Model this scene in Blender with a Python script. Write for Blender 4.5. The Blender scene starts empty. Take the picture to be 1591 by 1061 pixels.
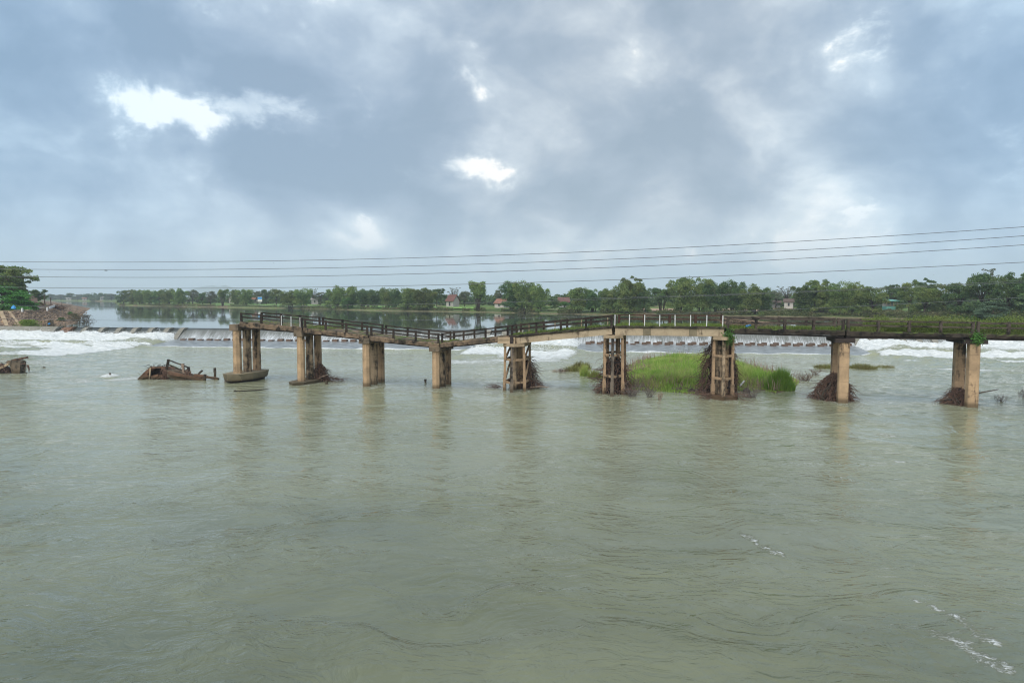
import bpy, math, random
import numpy as np
from mathutils import Vector, Matrix
R = math.radians
rnd = random.Random(7)
rng = np.random.default_rng(11)
C = bpy.context.scene.collection
sc = bpy.context.scene

# ------------------------------------------------------------------ camera
H = 9.0                                   # eye height above the lower river
F = 1061.0                                # focal length in photo pixels (24 mm)
PITCH = math.atan(68.5 / F)
cd = bpy.data.cameras.new('camera'); cam = bpy.data.objects.new('camera', cd); C.objects.link(cam)
cd.lens = 24; cd.sensor_width = 36; cd.clip_start = 0.1; cd.clip_end = 40000
cam.location = (0, 0, H); cam.rotation_euler = (R(90) - PITCH, 0, 0)
sc.camera = cam

# ------------------------------------------------------------------ light and sky
SUN_EL, SUN_AZ = R(48), R(205)            # azimuth clockwise from +Y: behind the viewer, a little to the left
sd = bpy.data.lights.new('sun', 'SUN'); so = bpy.data.objects.new('sun', sd); C.objects.link(so)
sd.energy = 1.5; sd.angle = R(75); sd.color = (1.0, 0.94, 0.86)
sv = Vector((math.sin(SUN_AZ) * math.cos(SUN_EL), math.cos(SUN_AZ) * math.cos(SUN_EL), math.sin(SUN_EL)))
so.rotation_euler = sv.to_track_quat('Z', 'Y').to_euler()
sc.view_settings.view_transform = 'Standard'; sc.view_settings.look = 'None'
sc.view_settings.exposure = 1.22; sc.view_settings.gamma = 1.0
sc.cycles.volume_bounces = 1
sc.cycles.filter_width = 1.15
sc.cycles.max_bounces = 8
sc.cycles.use_adaptive_sampling = False
sc.cycles.denoising_prefilter = 'ACCURATE'
sc.cycles.transparent_max_bounces = 16

def ray(px, py):
    dx, dy = (px - 795.5) / F, (530.5 - py) / F
    return Vector((dx, math.cos(PITCH) + dy * math.sin(PITCH), -math.sin(PITCH) + dy * math.cos(PITCH)))
def PZ(px, py, z):                        # point of the photo's line of sight at height z
    d = ray(px, py); k = (z - H) / d.z
    return Vector((d.x * k, d.y * k, z))
def PY(px, py, Y):                        # ... at distance Y
    d = ray(px, py); k = Y / d.y
    return Vector((d.x * k, Y, H + d.z * k))

def nodes(mat_or_world):
    mat_or_world.use_nodes = True
    nt = mat_or_world.node_tree; nt.nodes.clear(); return nt
class NT:
    def __init__(s, nt): s.nt = nt
    def n(s, t, **kw):
        x = s.nt.nodes.new(t)
        for k, v in kw.items():
            if k.startswith('i_'):
                x.inputs[k[2:].replace('_', ' ')].default_value = v
            else: setattr(x, k, v)
        return x
    def l(s, a, b): s.nt.links.new(a, b)
    def val(s, a, sock):
        if isinstance(a, (int, float, tuple, list)): sock.default_value = a
        else: s.l(a, sock)
    def m(s, op, a, b=0.5, c=None, clamp=False):
        x = s.n('ShaderNodeMath', operation=op); x.use_clamp = clamp
        s.val(a, x.inputs[0]); s.val(b, x.inputs[1])
        if c is not None: s.val(c, x.inputs[2])
        return x.outputs[0]
    def mix(s, f, a, b, mode='MIX'):
        x = s.n('ShaderNodeMix', data_type='RGBA', blend_type=mode)
        s.val(f, x.inputs[0])
        s.val((*a, 1) if isinstance(a, tuple) and len(a) == 3 else a, x.inputs[6])
        s.val((*b, 1) if isinstance(b, tuple) and len(b) == 3 else b, x.inputs[7])
        return x.outputs[2]
    def vm(s, op, a, b=(0, 0, 0)):
        x = s.n('ShaderNodeVectorMath', operation=op)
        s.val(a, x.inputs[0]); s.val(b, x.inputs[1])
        return x.outputs[1] if op in ('LENGTH', 'DISTANCE', 'DOT_PRODUCT') else x.outputs[0]
    def noise(s, vec, scale, detail=4, rough=0.5, dist=0.0):
        x = s.n('ShaderNodeTexNoise'); x.inputs['Scale'].default_value = scale
        x.inputs['Detail'].default_value = detail; x.inputs['Roughness'].default_value = rough
        x.inputs['Distortion'].default_value = dist
        if vec is not None: s.l(vec, x.inputs['Vector'])
        return x.outputs
    def mr(s, v, a, b, c=0.0, d=1.0, smooth=True):
        x = s.n('ShaderNodeMapRange'); x.interpolation_type = 'SMOOTHSTEP' if smooth else 'LINEAR'
        s.val(v, x.inputs[0])
        for i, q in enumerate((a, b, c, d)): x.inputs[i + 1].default_value = q
        return x.outputs[0]

w = bpy.data.worlds.new('World'); sc.world = w
T = NT(nodes(w))
sky = T.n('ShaderNodeTexSky', sky_type='NISHITA'); sky.sun_disc = False
sky.sun_elevation = SUN_EL; sky.sun_rotation = SUN_AZ
tc = T.n('ShaderNodeTexCoord'); D = tc.outputs['Generated']
sep = T.n('ShaderNodeSeparateXYZ'); T.l(D, sep.inputs[0])
zc = T.m('MAXIMUM', sep.outputs[2], 0.0)
den = T.m('ADD', zc, 0.16)
cmb = T.n('ShaderNodeCombineXYZ')
T.l(T.m('DIVIDE', sep.outputs[0], den), cmb.inputs[0]); T.l(T.m('DIVIDE', sep.outputs[1], den), cmb.inputs[1])
Q = cmb.outputs[0]                        # the cloud layer as a plane overhead
wn = T.noise(Q, 1.1, 5, 0.55)
Qw = T.vm('ADD', Q, T.vm('SCALE', T.vm('SUBTRACT', wn[1], (0.5, 0.5, 0.5))))
for nd in T.nt.nodes:
    if nd.type == 'VECT_MATH' and nd.operation == 'SCALE': nd.inputs[3].default_value = 0.7
n1 = T.noise(Qw, 0.75, 8, 0.52)[0]
n2 = T.noise(Qw, 2.3, 8, 0.58)[0]
nf = T.noise(Qw, 6.0, 6, 0.6)[0]
base = T.m('ADD', T.m('MULTIPLY', n1, 0.62), T.m('ADD', T.m('MULTIPLY', n2, 0.27), T.m('MULTIPLY', nf, 0.11)))
dw = T.vm('ADD', D, T.vm('MULTIPLY', T.vm('SUBTRACT', T.noise(D, 7.0, 8, 0.60)[1], (0.5, 0.5, 0.5)), (0.15, 0.0, 0.11)))
def blob(px, py, ax, ay, soft=1.0):       # an opening or a heavy bank in the cloud, by direction
    d = ray(px, py).normalized()
    e = T.vm('MULTIPLY', T.vm('SUBTRACT', dw, tuple(d)), (F / ax, 2.0, F / ay))
    return T.mr(T.vm('LENGTH', e), soft, 0.0, 0.0, 1.0)
light = None; gaps = None
for gi, (px, py, ax, ay, k) in enumerate([(235,140,75,42,.75), (390,178,95,26,1.0), (725,258,75,34,.85), (715,130,38,34,.35), (1312,72,34,34,.62),
        (1520,215,60,50,.45), (760,290,190,80,.25), (1090,300,260,110,.12), (120,185,140,70,.22), (560,420,600,45,.34), (1200,380,520,50,.20),
        (200,350,420,46,.10), (1330,110,170,90,.2), (790,170,110,60,.10), (1000,60,250,60,.16), (760,372,420,40,.16)]):
    b = T.m('MULTIPLY', blob(px, py, ax * 1.75, ay * 1.9), k)
    light = b if light is None else T.m('ADD', light, b)
    if gi < 6: gaps = b if gaps is None else T.m('ADD', gaps, b)
dark = None
for (px, py, ax, ay, k) in [(60,110,240,150,.75), (520,240,250,115,.55), (560,80,240,90,.28), (480,300,160,50,.3), (1540,110,200,90,.4), (870,230,170,110,.25),
        (880,330,330,60,.3), (1150,240,320,120,.22), (300,230,120,50,.2), (700,20,300,50,.12), (800,130,170,90,.75), (880,25,170,60,.7), (1000,200,150,70,.35), (1330,330,180,50,.3), (110,320,160,60,.22), (180,12,400,70,.15)]:
    b = T.m('MULTIPLY', blob(px, py, ax * 1.3, ay * 1.3), k)
    dark = b if dark is None else T.m('ADD', dark, b)
wob = T.vm('SUBTRACT', T.noise(D, 2.2, 4, 0.5)[1], (0.5, 0.5, 0.5))
Dn = T.vm('MULTIPLY', T.vm('ADD', D, T.vm('MULTIPLY', wob, (0.18, 0.18, 0.10))), (1.0, 1.0, 1.45))
rag = T.noise(Dn, 14.0, 10, 0.62, 0.2)[0]
puff = T.noise(Dn, 3.1, 10, 0.52, 0.2)[0]; lumps = T.noise(T.vm('ADD', Dn, (3.1, 0, 0)), 6.0, 8, 0.50, 0.3)[0]
v = T.m('ADD', T.m('MULTIPLY', T.m('SUBTRACT', base, 0.5), 0.7), 0.42)
v = T.m('ADD', v, T.m('MULTIPLY', T.m('SUBTRACT', puff, 0.5), 2.0))
v = T.m('ADD', v, T.m('MULTIPLY', T.m('SUBTRACT', lumps, 0.5), 1.5))
edge = T.mr(lumps, 0.50, 0.56)            # lumpy undersides against lighter cloud
v = T.m('ADD', v, T.m('MULTIPLY', edge, 0.06))
v = T.m('ADD', v, T.m('MULTIPLY', T.m('SUBTRACT', rag, 0.5), 0.50))
v = T.m('ADD', v, T.m('MULTIPLY', light, 0.50))
core = T.mr(T.m('ADD', gaps, T.m('MULTIPLY', T.m('SUBTRACT', T.m('ADD', T.m('MULTIPLY', rag, .75), T.m('MULTIPLY', lumps, .25)), 0.5), 3.6)), 0.34, 0.95)
v = T.m('ADD', v, T.m('MULTIPLY', core, 0.44))
v = T.m('SUBTRACT', v, T.m('MULTIPLY', dark, 0.62))
cr = T.n('ShaderNodeValToRGB'); T.l(v, cr.inputs[0])
el = cr.color_ramp.elements
el[0].position = 0.0; el[0].color = (0.205, 0.283, 0.378, 1)
el[1].position = 1.0; el[1].color = (0.70, 0.74, 0.77, 1)
for p_, c_ in [(0.25, (0.245, 0.325, 0.425, 1)), (0.45, (0.300, 0.380, 0.475, 1)), (0.65, (0.385, 0.470, 0.560, 1)), (0.82, (0.49, 0.57, 0.64, 1))]:
    e = el.new(p_); e.color = c_
# bluish towards the sides, greyer in the middle
side = T.mr(T.m('ABSOLUTE', sep.outputs[0]), 0.25, 0.62)
col = T.mix(T.m('MULTIPLY', side, 0.55), cr.outputs[0], T.mix(1.0, cr.outputs[0], (0.80, 0.98, 1.10), 'MULTIPLY'))
mid = T.m('MULTIPLY', T.mr(sep.outputs[0], -0.32, 0.12), T.m('SUBTRACT', 1.0, side))
col = T.mix(T.m('MULTIPLY', mid, 0.85), col, T.mix(1.0, col, (1.17, 1.06, 0.965), 'MULTIPLY'))
# low band over the horizon
hz = T.mr(sep.outputs[2], 0.14, 0.0)
col = T.mix(T.m('MULTIPLY', hz, 0.72), col, (0.325, 0.415, 0.515))
clear = T.vm('SCALE', sky.outputs[0]); T.nt.nodes[-1].inputs[3].default_value = 0.06
full = T.mix(0.94, clear, col)
bg = T.n('ShaderNodeBackground'); T.l(full, bg.inputs[0]); bg.inputs[1].default_value = 0.66
ow = T.n('ShaderNodeOutputWorld'); T.l(bg.outputs[0], ow.inputs[0])

# ------------------------------------------------------------------ helpers
def tag(o, label=None, cat=None, group=None, kind=None):
    if label: o['label'] = label
    if cat: o['category'] = cat
    if group: o['group'] = group
    if kind: o['kind'] = kind
    return o
def empty(name, loc=(0, 0, 0), label=None, cat=None, group=None, rz=0):
    o = bpy.data.objects.new(name, None); C.objects.link(o); o.location = loc; o.rotation_euler = (0, 0, rz)
    o.empty_display_size = 0.2
    return tag(o, label, cat, group)
def link(name, me, parent=None):
    o = bpy.data.objects.new(name, me); C.objects.link(o)
    if parent is not None: o.parent = parent
    return o
class MB:
    def __init__(s): s.v = []; s.f = []
    def add(s, vs, fs):
        k = len(s.v); s.v += [tuple(q) for q in vs]; s.f += [tuple(i + k for i in f) for f in fs]
    def hexa(s, p):                       # 8 corners: bottom 4 ccw, top 4 ccw
        s.add(p, [(3,2,1,0),(4,5,6,7),(0,1,5,4),(1,2,6,5),(2,3,7,6),(3,0,4,7)])
    def box(s, c, sx, sy, sz, M=None):
        p = [Vector((x * sx / 2, y * sy / 2, z * sz / 2)) for z in (-1, 1) for x, y in ((-1,-1),(1,-1),(1,1),(-1,1))]
        if M is not None: p = [M @ q for q in p]
        s.hexa([Vector(c) + q for q in p])
    def beam(s, a, b, wd, ht, jit=0.0):   # a bar from a to b, wd sideways, ht upright
        a, b = Vector(a), Vector(b); d = (b - a).normalized()
        up = Vector((0, 0, 1)) if abs(d.z) < 0.95 else Vector((0, 1, 0))
        sx = d.cross(up).normalized(); uy = sx.cross(d).normalized()
        p = []
        for q in (a, b):
            p.append([q + sx * (i * wd / 2) + uy * (j * ht / 2) for i, j in ((-1,-1),(1,-1),(1,1),(-1,1))])
        s.add(p[0] + p[1], [(0,1,2,3),(7,6,5,4),(0,4,5,1),(1,5,6,2),(2,6,7,3),(3,7,4,0)])
    def rough_beam(s, a, b, wd, ht, n=6, j=0.02, rr=rnd):
        a, b = Vector(a), Vector(b); d = (b - a).normalized()
        up = Vector((0, 0, 1)) if abs(d.z) < 0.95 else Vector((0, 1, 0))
        sx = d.cross(up).normalized(); uy = sx.cross(d).normalized()
        vs = []; fs = []
        for i in range(n + 1):
            q = a.lerp(b, i / n)
            for x, y in ((-1,-1),(1,-1),(1,1),(-1,1)):
                vs.append(q + sx * (x * wd / 2 + rr.uniform(-j, j)) + uy * (y * ht / 2 + rr.uniform(-j, j)))
        for i in range(n):
            for k in range(4):
                p, q = i * 4 + k, i * 4 + (k + 1) % 4
                fs.append((p, p + 4, q + 4, q))
        fs.append((0,1,2,3)); m = n * 4; fs.append((m+3,m+2,m+1,m))
        s.add(vs, fs)
    def prism(s, poly, z0, z1, top=1.0, c=None):
        n = len(poly)
        if c is None: c = (sum(p[0] for p in poly) / n, sum(p[1] for p in poly) / n)
        lo = [(p[0], p[1], z0) for p in poly]
        hi = [(c[0] + (p[0] - c[0]) * top, c[1] + (p[1] - c[1]) * top, z1) for p in poly]
        s.add(lo + hi, [tuple(range(n))[::-1], tuple(range(n, 2 * n))] + [(i, (i + 1) % n, n + (i + 1) % n, n + i) for i in range(n)])
    def tube(s, pts, rads, n=5):
        vs = []; fs = []; pts = [Vector(p) for p in pts]
        for i, p in enumerate(pts):
            d = (pts[min(i + 1, len(pts) - 1)] - pts[max(i - 1, 0)])
            d = d.normalized() if d.length > 1e-6 else Vector((0, 0, 1))
            a = d.orthogonal().normalized(); b = d.cross(a)
            for k in range(n):
                t = 2 * math.pi * k / n
                vs.append(p + (a * math.cos(t) + b * math.sin(t)) * rads[i])
        for i in range(len(pts) - 1):
            for k in range(n):
                p, q = i * n + k, i * n + (k + 1) % n
                fs.append((p, q, q + n, p + n))
        fs.append(tuple(range(n))[::-1]); m = (len(pts) - 1) * n; fs.append(tuple(range(m, m + n)))
        s.add(vs, fs)
    def mesh(s, name, mat, smooth=False):
        me = bpy.data.meshes.new(name); me.from_pydata([tuple(v) for v in s.v], [], s.f)
        me.materials.append(mat); me.update()
        if smooth: me.polygons.foreach_set('use_smooth', [True] * len(me.polygons))
        return me
    def build(s, name, mat, parent=None, smooth=False, origin=None):
        if origin is not None:
            o = Vector(origin); s.v = [tuple(Vector(v) - o) for v in s.v]
        ob = link(name, s.mesh(name, mat, smooth), parent)
        if origin is not None: ob.location = o
        return ob
def np_mesh(name, V, Fq, mat, smooth=False):
    me = bpy.data.meshes.new(name); k = Fq.shape[1]
    me.vertices.add(len(V)); me.vertices.foreach_set('co', V.astype(np.float32).ravel())
    me.loops.add(Fq.size); me.loops.foreach_set('vertex_index', Fq.astype(np.int32).ravel())
    me.polygons.add(len(Fq)); me.polygons.foreach_set('loop_start', np.arange(0, Fq.size, k, dtype=np.int32))
    me.polygons.foreach_set('loop_total', np.full(len(Fq), k, dtype=np.int32))
    if smooth: me.polygons.foreach_set('use_smooth', np.ones(len(Fq), dtype=bool))
    me.materials.append(mat); me.update(calc_edges=True); me.validate()
    return me
def grid_faces(nr, nc):
    a = (np.arange(nr - 1)[:, None] * nc + np.arange(nc - 1)[None]).ravel()
    return np.stack([a, a + 1, a + nc + 1, a + nc], 1)
def leaf_quads(c_, size, up=0.3, asp=0.5):
    n = len(c_)
    a = rng.normal(size=(n, 3)); a /= np.linalg.norm(a, axis=1)[:, None]
    b = rng.normal(size=(n, 3)); b -= (a * b).sum(1)[:, None] * a; b /= np.linalg.norm(b, axis=1)[:, None]
    s = (size if np.ndim(size) else np.full(n, size)) * rng.uniform(.6, 1.3, n)
    a = a * s[:, None]; b = b * (s * asp)[:, None]
    V = np.stack([c_ - a, c_ - b * 1.0, c_ + a, c_ + b], 1).reshape(-1, 3)
    return V, np.arange(len(V)).reshape(-1, 4)

# value noise for heights
_tab = rng.random((256, 256))
def vnoise(x, y, s=1.0, o=0):
    x = x / s + 17.3 * o; y = y / s + 9.7 * o
    xi = np.floor(x).astype(int); yi = np.floor(y).astype(int); fx = x - xi; fy = y - yi
    fx = fx * fx * (3 - 2 * fx); fy = fy * fy * (3 - 2 * fy)
    g = lambda a, b: _tab[a & 255, b & 255]
    return (g(xi, yi) * (1 - fx) + g(xi + 1, yi) * fx) * (1 - fy) + (g(xi, yi + 1) * (1 - fx) + g(xi + 1, yi + 1) * fx) * fy
def fbm(x, y, s, oc=4, o=0, g=0.5):
    r = 0; a = 1; t = 0
    for i in range(oc):
        c, sn = math.cos(i * 1.3), math.sin(i * 1.3)
        r = r + a * vnoise(x * c - y * sn, x * sn + y * c, s, o + i); t += a; a *= g; s *= 0.5
    return r / t
def sstep(x, a, b):
    t = np.clip((x - a) / (b - a), 0, 1); return t * t * (3 - 2 * t)

# ------------------------------------------------------------------ materials
def principled(T, col, rough=0.8, **kw):
    p = T.n('ShaderNodeBsdfPrincipled'); T.val((*col, 1) if isinstance(col, tuple) and len(col) == 3 else col, p.inputs['Base Color'])
    T.val(rough, p.inputs['Roughness'])
    for k, v_ in kw.items(): p.inputs[k.replace('_', ' ')].default_value = v_
    o = T.n('ShaderNodeOutputMaterial'); T.l(p.outputs[0], o.inputs[0])
    return p
def bump(T, p, h, strength, dist):
    b = T.n('ShaderNodeBump'); b.inputs['Strength'].default_value = strength; b.inputs['Distance'].default_value = dist
    T.l(h, b.inputs['Height']); T.l(b.outputs[0], p.inputs['Normal']); return b
def mat_concrete(name, a, b, stain, amount, streak=0.6, spec=0.25, moss=0.0, mossc=(0.07, 0.12, 0.02), top=0.0):
    m = bpy.data.materials.new(name); T = NT(nodes(m))
    g = T.n('ShaderNodeNewGeometry'); P = g.outputs['Position']
    n_ = T.noise(P, 0.8, 6, 0.6)[0]; f_ = T.noise(P, 7.0, 6, 0.65)[0]
    c = T.mix(T.mr(n_, 0.35, 0.68), a, b)
    c = T.mix(T.mr(f_, 0.40, 0.75, 0, 0.35), c, tuple(x * 0.55 for x in a))
    Ps = T.vm('MULTIPLY', P, (1.9, 1.9, 0.22))           # stains that have run down
    s_ = T.noise(Ps, 1.2, 6, 0.62, 0.3)[0]
    k_ = T.noise(P, 1.6, 7, 0.68)[0]
    st = T.m('ADD', T.m('MULTIPLY', s_, streak), T.m('MULTIPLY', k_, 1 - streak))
    sz_ = T.n('ShaderNodeSeparateXYZ'); T.l(P, sz_.inputs[0])
    st = T.m('ADD', st, T.mr(sz_.outputs[2], 2.8, 5.6, 0.0, top))
    c = T.mix(T.mr(st, 0.62 - amount * 0.30, 0.74 - amount * 0.28), c, stain)
    # pour lines
    sp = T.n('ShaderNodeSeparateXYZ'); T.l(P, sp.inputs[0])
    ln = T.m('ABSOLUTE', T.m('SUBTRACT', T.m('FRACT', T.m('MULTIPLY', T.m('ADD', sp.outputs[2], T.m('MULTIPLY', n_, 0.12)), 0.80)), 0.5))
    c = T.mix(T.mr(ln, 0.025, 0.0, 0, 0.35), c, stain)
    # wet foot
    wet = T.mr(T.m('ADD', sp.outputs[2], T.m('MULTIPLY', k_, 0.35)), 0.75, 0.35)
    c = T.mix(T.m('MULTIPLY', wet, 0.72), c, (0.06, 0.045, 0.025))
    if moss > 0:
        sn = T.n('ShaderNodeSeparateXYZ'); T.l(g.outputs['Normal'], sn.inputs[0])
        mm = T.m('MULTIPLY', T.mr(sn.outputs[2], 0.3, 0.8), T.mr(T.noise(P, 1.3, 6, 0.6)[0], 0.60 - moss * 0.25, 0.68 - moss * 0.2))
        c = T.mix(mm, c, mossc)
    p = principled(T, c, 0.88, Specular_IOR_Level=spec)
    bump(T, p, T.m('ADD', f_, T.m('MULTIPLY', k_, 1.5)), 0.55, 0.05)
    return m
TAN1, TAN2 = (0.50, 0.345, 0.205), (0.33, 0.23, 0.14)
BLACK = (0.022, 0.019, 0.015)
M = {}
M['column'] = mat_concrete('tan_concrete', TAN1, TAN2, (0.07, 0.05, 0.034), 0.30, top=0.06)
M['column_stained'] = mat_concrete('stained_concrete', (0.42, 0.31, 0.20), (0.30, 0.225, 0.15), (0.03, 0.024, 0.018), 0.56, top=0.06)
M['column_worn'] = mat_concrete('worn_concrete', (0.43, 0.295, 0.18), (0.29, 0.20, 0.125), (0.045, 0.034, 0.025), 0.42, top=0.07)
M['dark_post'] = mat_concrete('blackened_concrete', (0.20, 0.16, 0.12), (0.11, 0.09, 0.07), (0.025, 0.022, 0.02), 0.5, top=0.05)
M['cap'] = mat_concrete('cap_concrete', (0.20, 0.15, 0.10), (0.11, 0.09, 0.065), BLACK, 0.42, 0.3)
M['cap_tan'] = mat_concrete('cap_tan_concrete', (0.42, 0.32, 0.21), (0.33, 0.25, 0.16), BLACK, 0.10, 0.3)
M['slab'] = mat_concrete('mouldy_slab', (0.22, 0.155, 0.10), (0.075, 0.058, 0.043), BLACK, 0.46, 0.35, moss=0.35)
M['slab_dark'] = mat_concrete('black_slab', (0.055, 0.043, 0.032), (0.026, 0.021, 0.017), (0.008, 0.007, 0.006), 0.45, 0.35, moss=0.8, mossc=(0.09, 0.13, 0.025))
M['girder'] = mat_concrete('tan_girder', (0.44, 0.35, 0.235), (0.36, 0.28, 0.185), (0.10, 0.075, 0.05), 0.30, 0.6)
M['girder_dark'] = mat_concrete('dark_girder', (0.050, 0.038, 0.034), (0.028, 0.023, 0.02), (0.01, 0.009, 0.008), 0.35, 0.4)
M['rail'] = mat_concrete('mouldy_rail', (0.050, 0.037, 0.029), (0.022, 0.018, 0.014), (0.010, 0.008, 0.007), 0.42, 0.3, moss=0.12)
M['rail_grey'] = mat_concrete('grey_rail', (0.10, 0.08, 0.065), (0.042, 0.034, 0.028), (0.012, 0.010, 0.009), 0.42, 0.3, moss=0.3)
M['rail_red'] = mat_concrete('red_brown_rail', (0.085, 0.045, 0.032), (0.045, 0.026, 0.02), BLACK, 0.33, 0.3)
M['footing'] = mat_concrete('footing_concrete', (0.24, 0.20, 0.13), (0.15, 0.125, 0.08), (0.035, 0.03, 0.02), 0.22, 0.3)
M['rust'] = mat_concrete('rust_brown_concrete', (0.21, 0.115, 0.07), (0.09, 0.055, 0.036), (0.022, 0.015, 0.011), 0.36, 0.3)
M['weir'] = mat_concrete('weir_concrete', (0.25, 0.235, 0.20), (0.17, 0.165, 0.13), (0.06, 0.056, 0.045), 0.15, 0.7)
M['block'] = mat_concrete('brown_block', (0.15, 0.10, 0.075), (0.10, 0.07, 0.052), BLACK, 0.25, 0.3)
def mat_plain(name, col, rough=0.7, var=0.25, scale=3.0, **kw):
    m = bpy.data.materials.new(name); T = NT(nodes(m))
    g = T.n('ShaderNodeNewGeometry')
    n_ = T.noise(g.outputs['Position'], scale, 5, 0.6)[0]
    c = T.mix(T.mr(n_, 0.3, 0.7), tuple(x * (1 - var) for x in col), tuple(min(1, x * (1 + var)) for x in col))
    p = principled(T, c, rough, **kw); bump(T, p, n_, 0.3, 0.03); return m
M['white_paint'] = mat_plain('white_paint', (0.66, 0.66, 0.64), 0.5, 0.12)
M['twig'] = mat_plain('dead_twig', (0.115, 0.066, 0.046), 0.9, 0.5, 6)
M['debris_shade_dark'] = mat_plain('dark_debris_and_shade', (0.022, 0.014, 0.011), 0.85, 0.5, 3)
M['twig_pale'] = mat_plain('pale_branch', (0.26, 0.19, 0.14), 0.9, 0.3, 6)
M['twig_grey'] = mat_plain('grey_twig', (0.12, 0.10, 0.09), 0.9, 0.3, 6)
M['bark'] = mat_plain('bark', (0.075, 0.058, 0.045), 0.9, 0.4, 2)
M['steel'] = mat_plain('wire_metal', (0.11, 0.12, 0.13), 0.6, 0.1)
M['blue_plastic'] = mat_plain('blue_plastic', (0.03, 0.28, 0.65), 0.4, 0.1)
M['white_plastic'] = mat_plain('white_plastic', (0.75, 0.76, 0.78), 0.4, 0.1)
M['black'] = mat_plain('black_feathers', (0.012, 0.012, 0.014), 0.8, 0.1)
M['wall_cream'] = mat_plain('cream_wall', (0.44, 0.41, 0.37), 0.85, 0.1, 0.6)
M['wall_grey'] = mat_plain('grey_wall', (0.33, 0.32, 0.30), 0.85, 0.2, 0.6)
M['tile'] = mat_plain('red_roof_tiles', (0.13, 0.055, 0.042), 0.8, 0.3, 1.5)
M['tile_orange'] = mat_plain('orange_roof_tiles', (0.24, 0.11, 0.07), 0.8, 0.3, 1.5)
M['roof_brown'] = mat_plain('brown_roof', (0.10, 0.065, 0.05), 0.85, 0.3, 1.5)
M['thatch'] = mat_plain('straw', (0.26, 0.17, 0.09), 0.95, 0.35, 5)
M['teal'] = mat_plain('teal_paint', (0.14, 0.36, 0.30), 0.6, 0.12)
M['dark_opening'] = mat_plain('dark_opening', (0.02, 0.022, 0.025), 0.5, 0.1)
M['road'] = mat_plain('pale_road', (0.30, 0.30, 0.29), 0.9, 0.12)
M['rock'] = mat_plain('dark_rock', (0.08, 0.06, 0.045), 0.8, 0.5, 3)
M['mud'] = mat_plain('mud', (0.11, 0.075, 0.045), 0.6, 0.4, 1.5)
M['riverbed'] = mat_plain('riverbed', (0.10, 0.09, 0.06), 0.9, 0.3, 0.2)
M['hill'] = mat_plain('hill_woods', (0.06, 0.085, 0.06), 0.95, 0.3, 0.004)

def mat_leaf(name, a, b, c3, trans=0.25, rough=0.55):
    m = bpy.data.materials.new(name); T = NT(nodes(m))
    g = T.n('ShaderNodeNewGeometry'); oi = T.n('ShaderNodeObjectInfo')
    c = T.mix(g.outputs['Random Per Island'], a, b)
    n_ = T.noise(g.outputs['Position'], 0.35, 3, 0.5)[0]
    c = T.mix(T.mr(n_, 0.42, 0.68, 0, 0.75), c, c3)
    hs = T.n('ShaderNodeHueSaturation')
    T.l(T.m('ADD', 0.485, T.m('MULTIPLY', oi.outputs['Random'], 0.03)), hs.inputs['Hue'])
    T.l(T.m('ADD', 0.80, T.m('MULTIPLY', oi.outputs['Random'], 0.45)), hs.inputs['Value'])
    T.l(c, hs.inputs['Color'])
    p = T.n('ShaderNodeBsdfPrincipled'); T.l(hs.outputs[0], p.inputs['Base Color']); p.inputs['Roughness'].default_value = rough
    p.inputs['Specular IOR Level'].default_value = 0.2
    t = T.n('ShaderNodeBsdfTranslucent'); T.l(hs.outputs[0], t.inputs[0])
    mx = T.n('ShaderNodeMixShader'); mx.inputs[0].default_value = trans
    T.l(p.outputs[0], mx.inputs[1]); T.l(t.outputs[0], mx.inputs[2])
    o = T.n('ShaderNodeOutputMaterial'); T.l(mx.outputs[0], o.inputs[0]); return m
M['bamboo'] = mat_leaf('bamboo_leaves', (0.062, 0.110, 0.036), (0.215, 0.300, 0.092), (0.270, 0.320, 0.100))
M['leaf_dark'] = mat_leaf('dark_leaves', (0.036, 0.076, 0.034), (0.125, 0.215, 0.076), (0.175, 0.245, 0.085))
M['leaf_green'] = mat_leaf('bright_leaves', (0.055, 0.145, 0.032), (0.110, 0.270, 0.055), (0.09, 0.21, 0.045))
M['leaf_grey'] = mat_leaf('grey_green_leaves', (0.10, 0.13, 0.075), (0.18, 0.21, 0.125), (0.16, 0.17, 0.11))
M['leaf_pale'] = mat_leaf('pale_leaves', (0.12, 0.20, 0.12), (0.20, 0.31, 0.19), (0.17, 0.28, 0.15))
M['leaf_brown'] = mat_leaf('brown_leaves', (0.095, 0.075, 0.045), (0.15, 0.12, 0.07), (0.08, 0.09, 0.045))
M['leaf_scrub'] = mat_leaf('scrub_leaves', (0.07, 0.10, 0.04), (0.16, 0.19, 0.075), (0.20, 0.165, 0.095))
M['grass'] = mat_leaf('river_grass', (0.17, 0.27, 0.045), (0.37, 0.50, 0.10), (0.48, 0.47, 0.17), 0.45)
M['reed'] = mat_leaf('tall_reeds', (0.13, 0.21, 0.03), (0.23, 0.33, 0.055), (0.20, 0.29, 0.05), 0.4)
M['grass_dry'] = mat_leaf('yellowing_grass', (0.17, 0.19, 0.045), (0.28, 0.29, 0.09), (0.24, 0.20, 0.09), 0.3)
M['weed'] = mat_leaf('deck_weeds', (0.09, 0.15, 0.03), (0.22, 0.30, 0.065), (0.20, 0.23, 0.08), 0.3)

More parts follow.
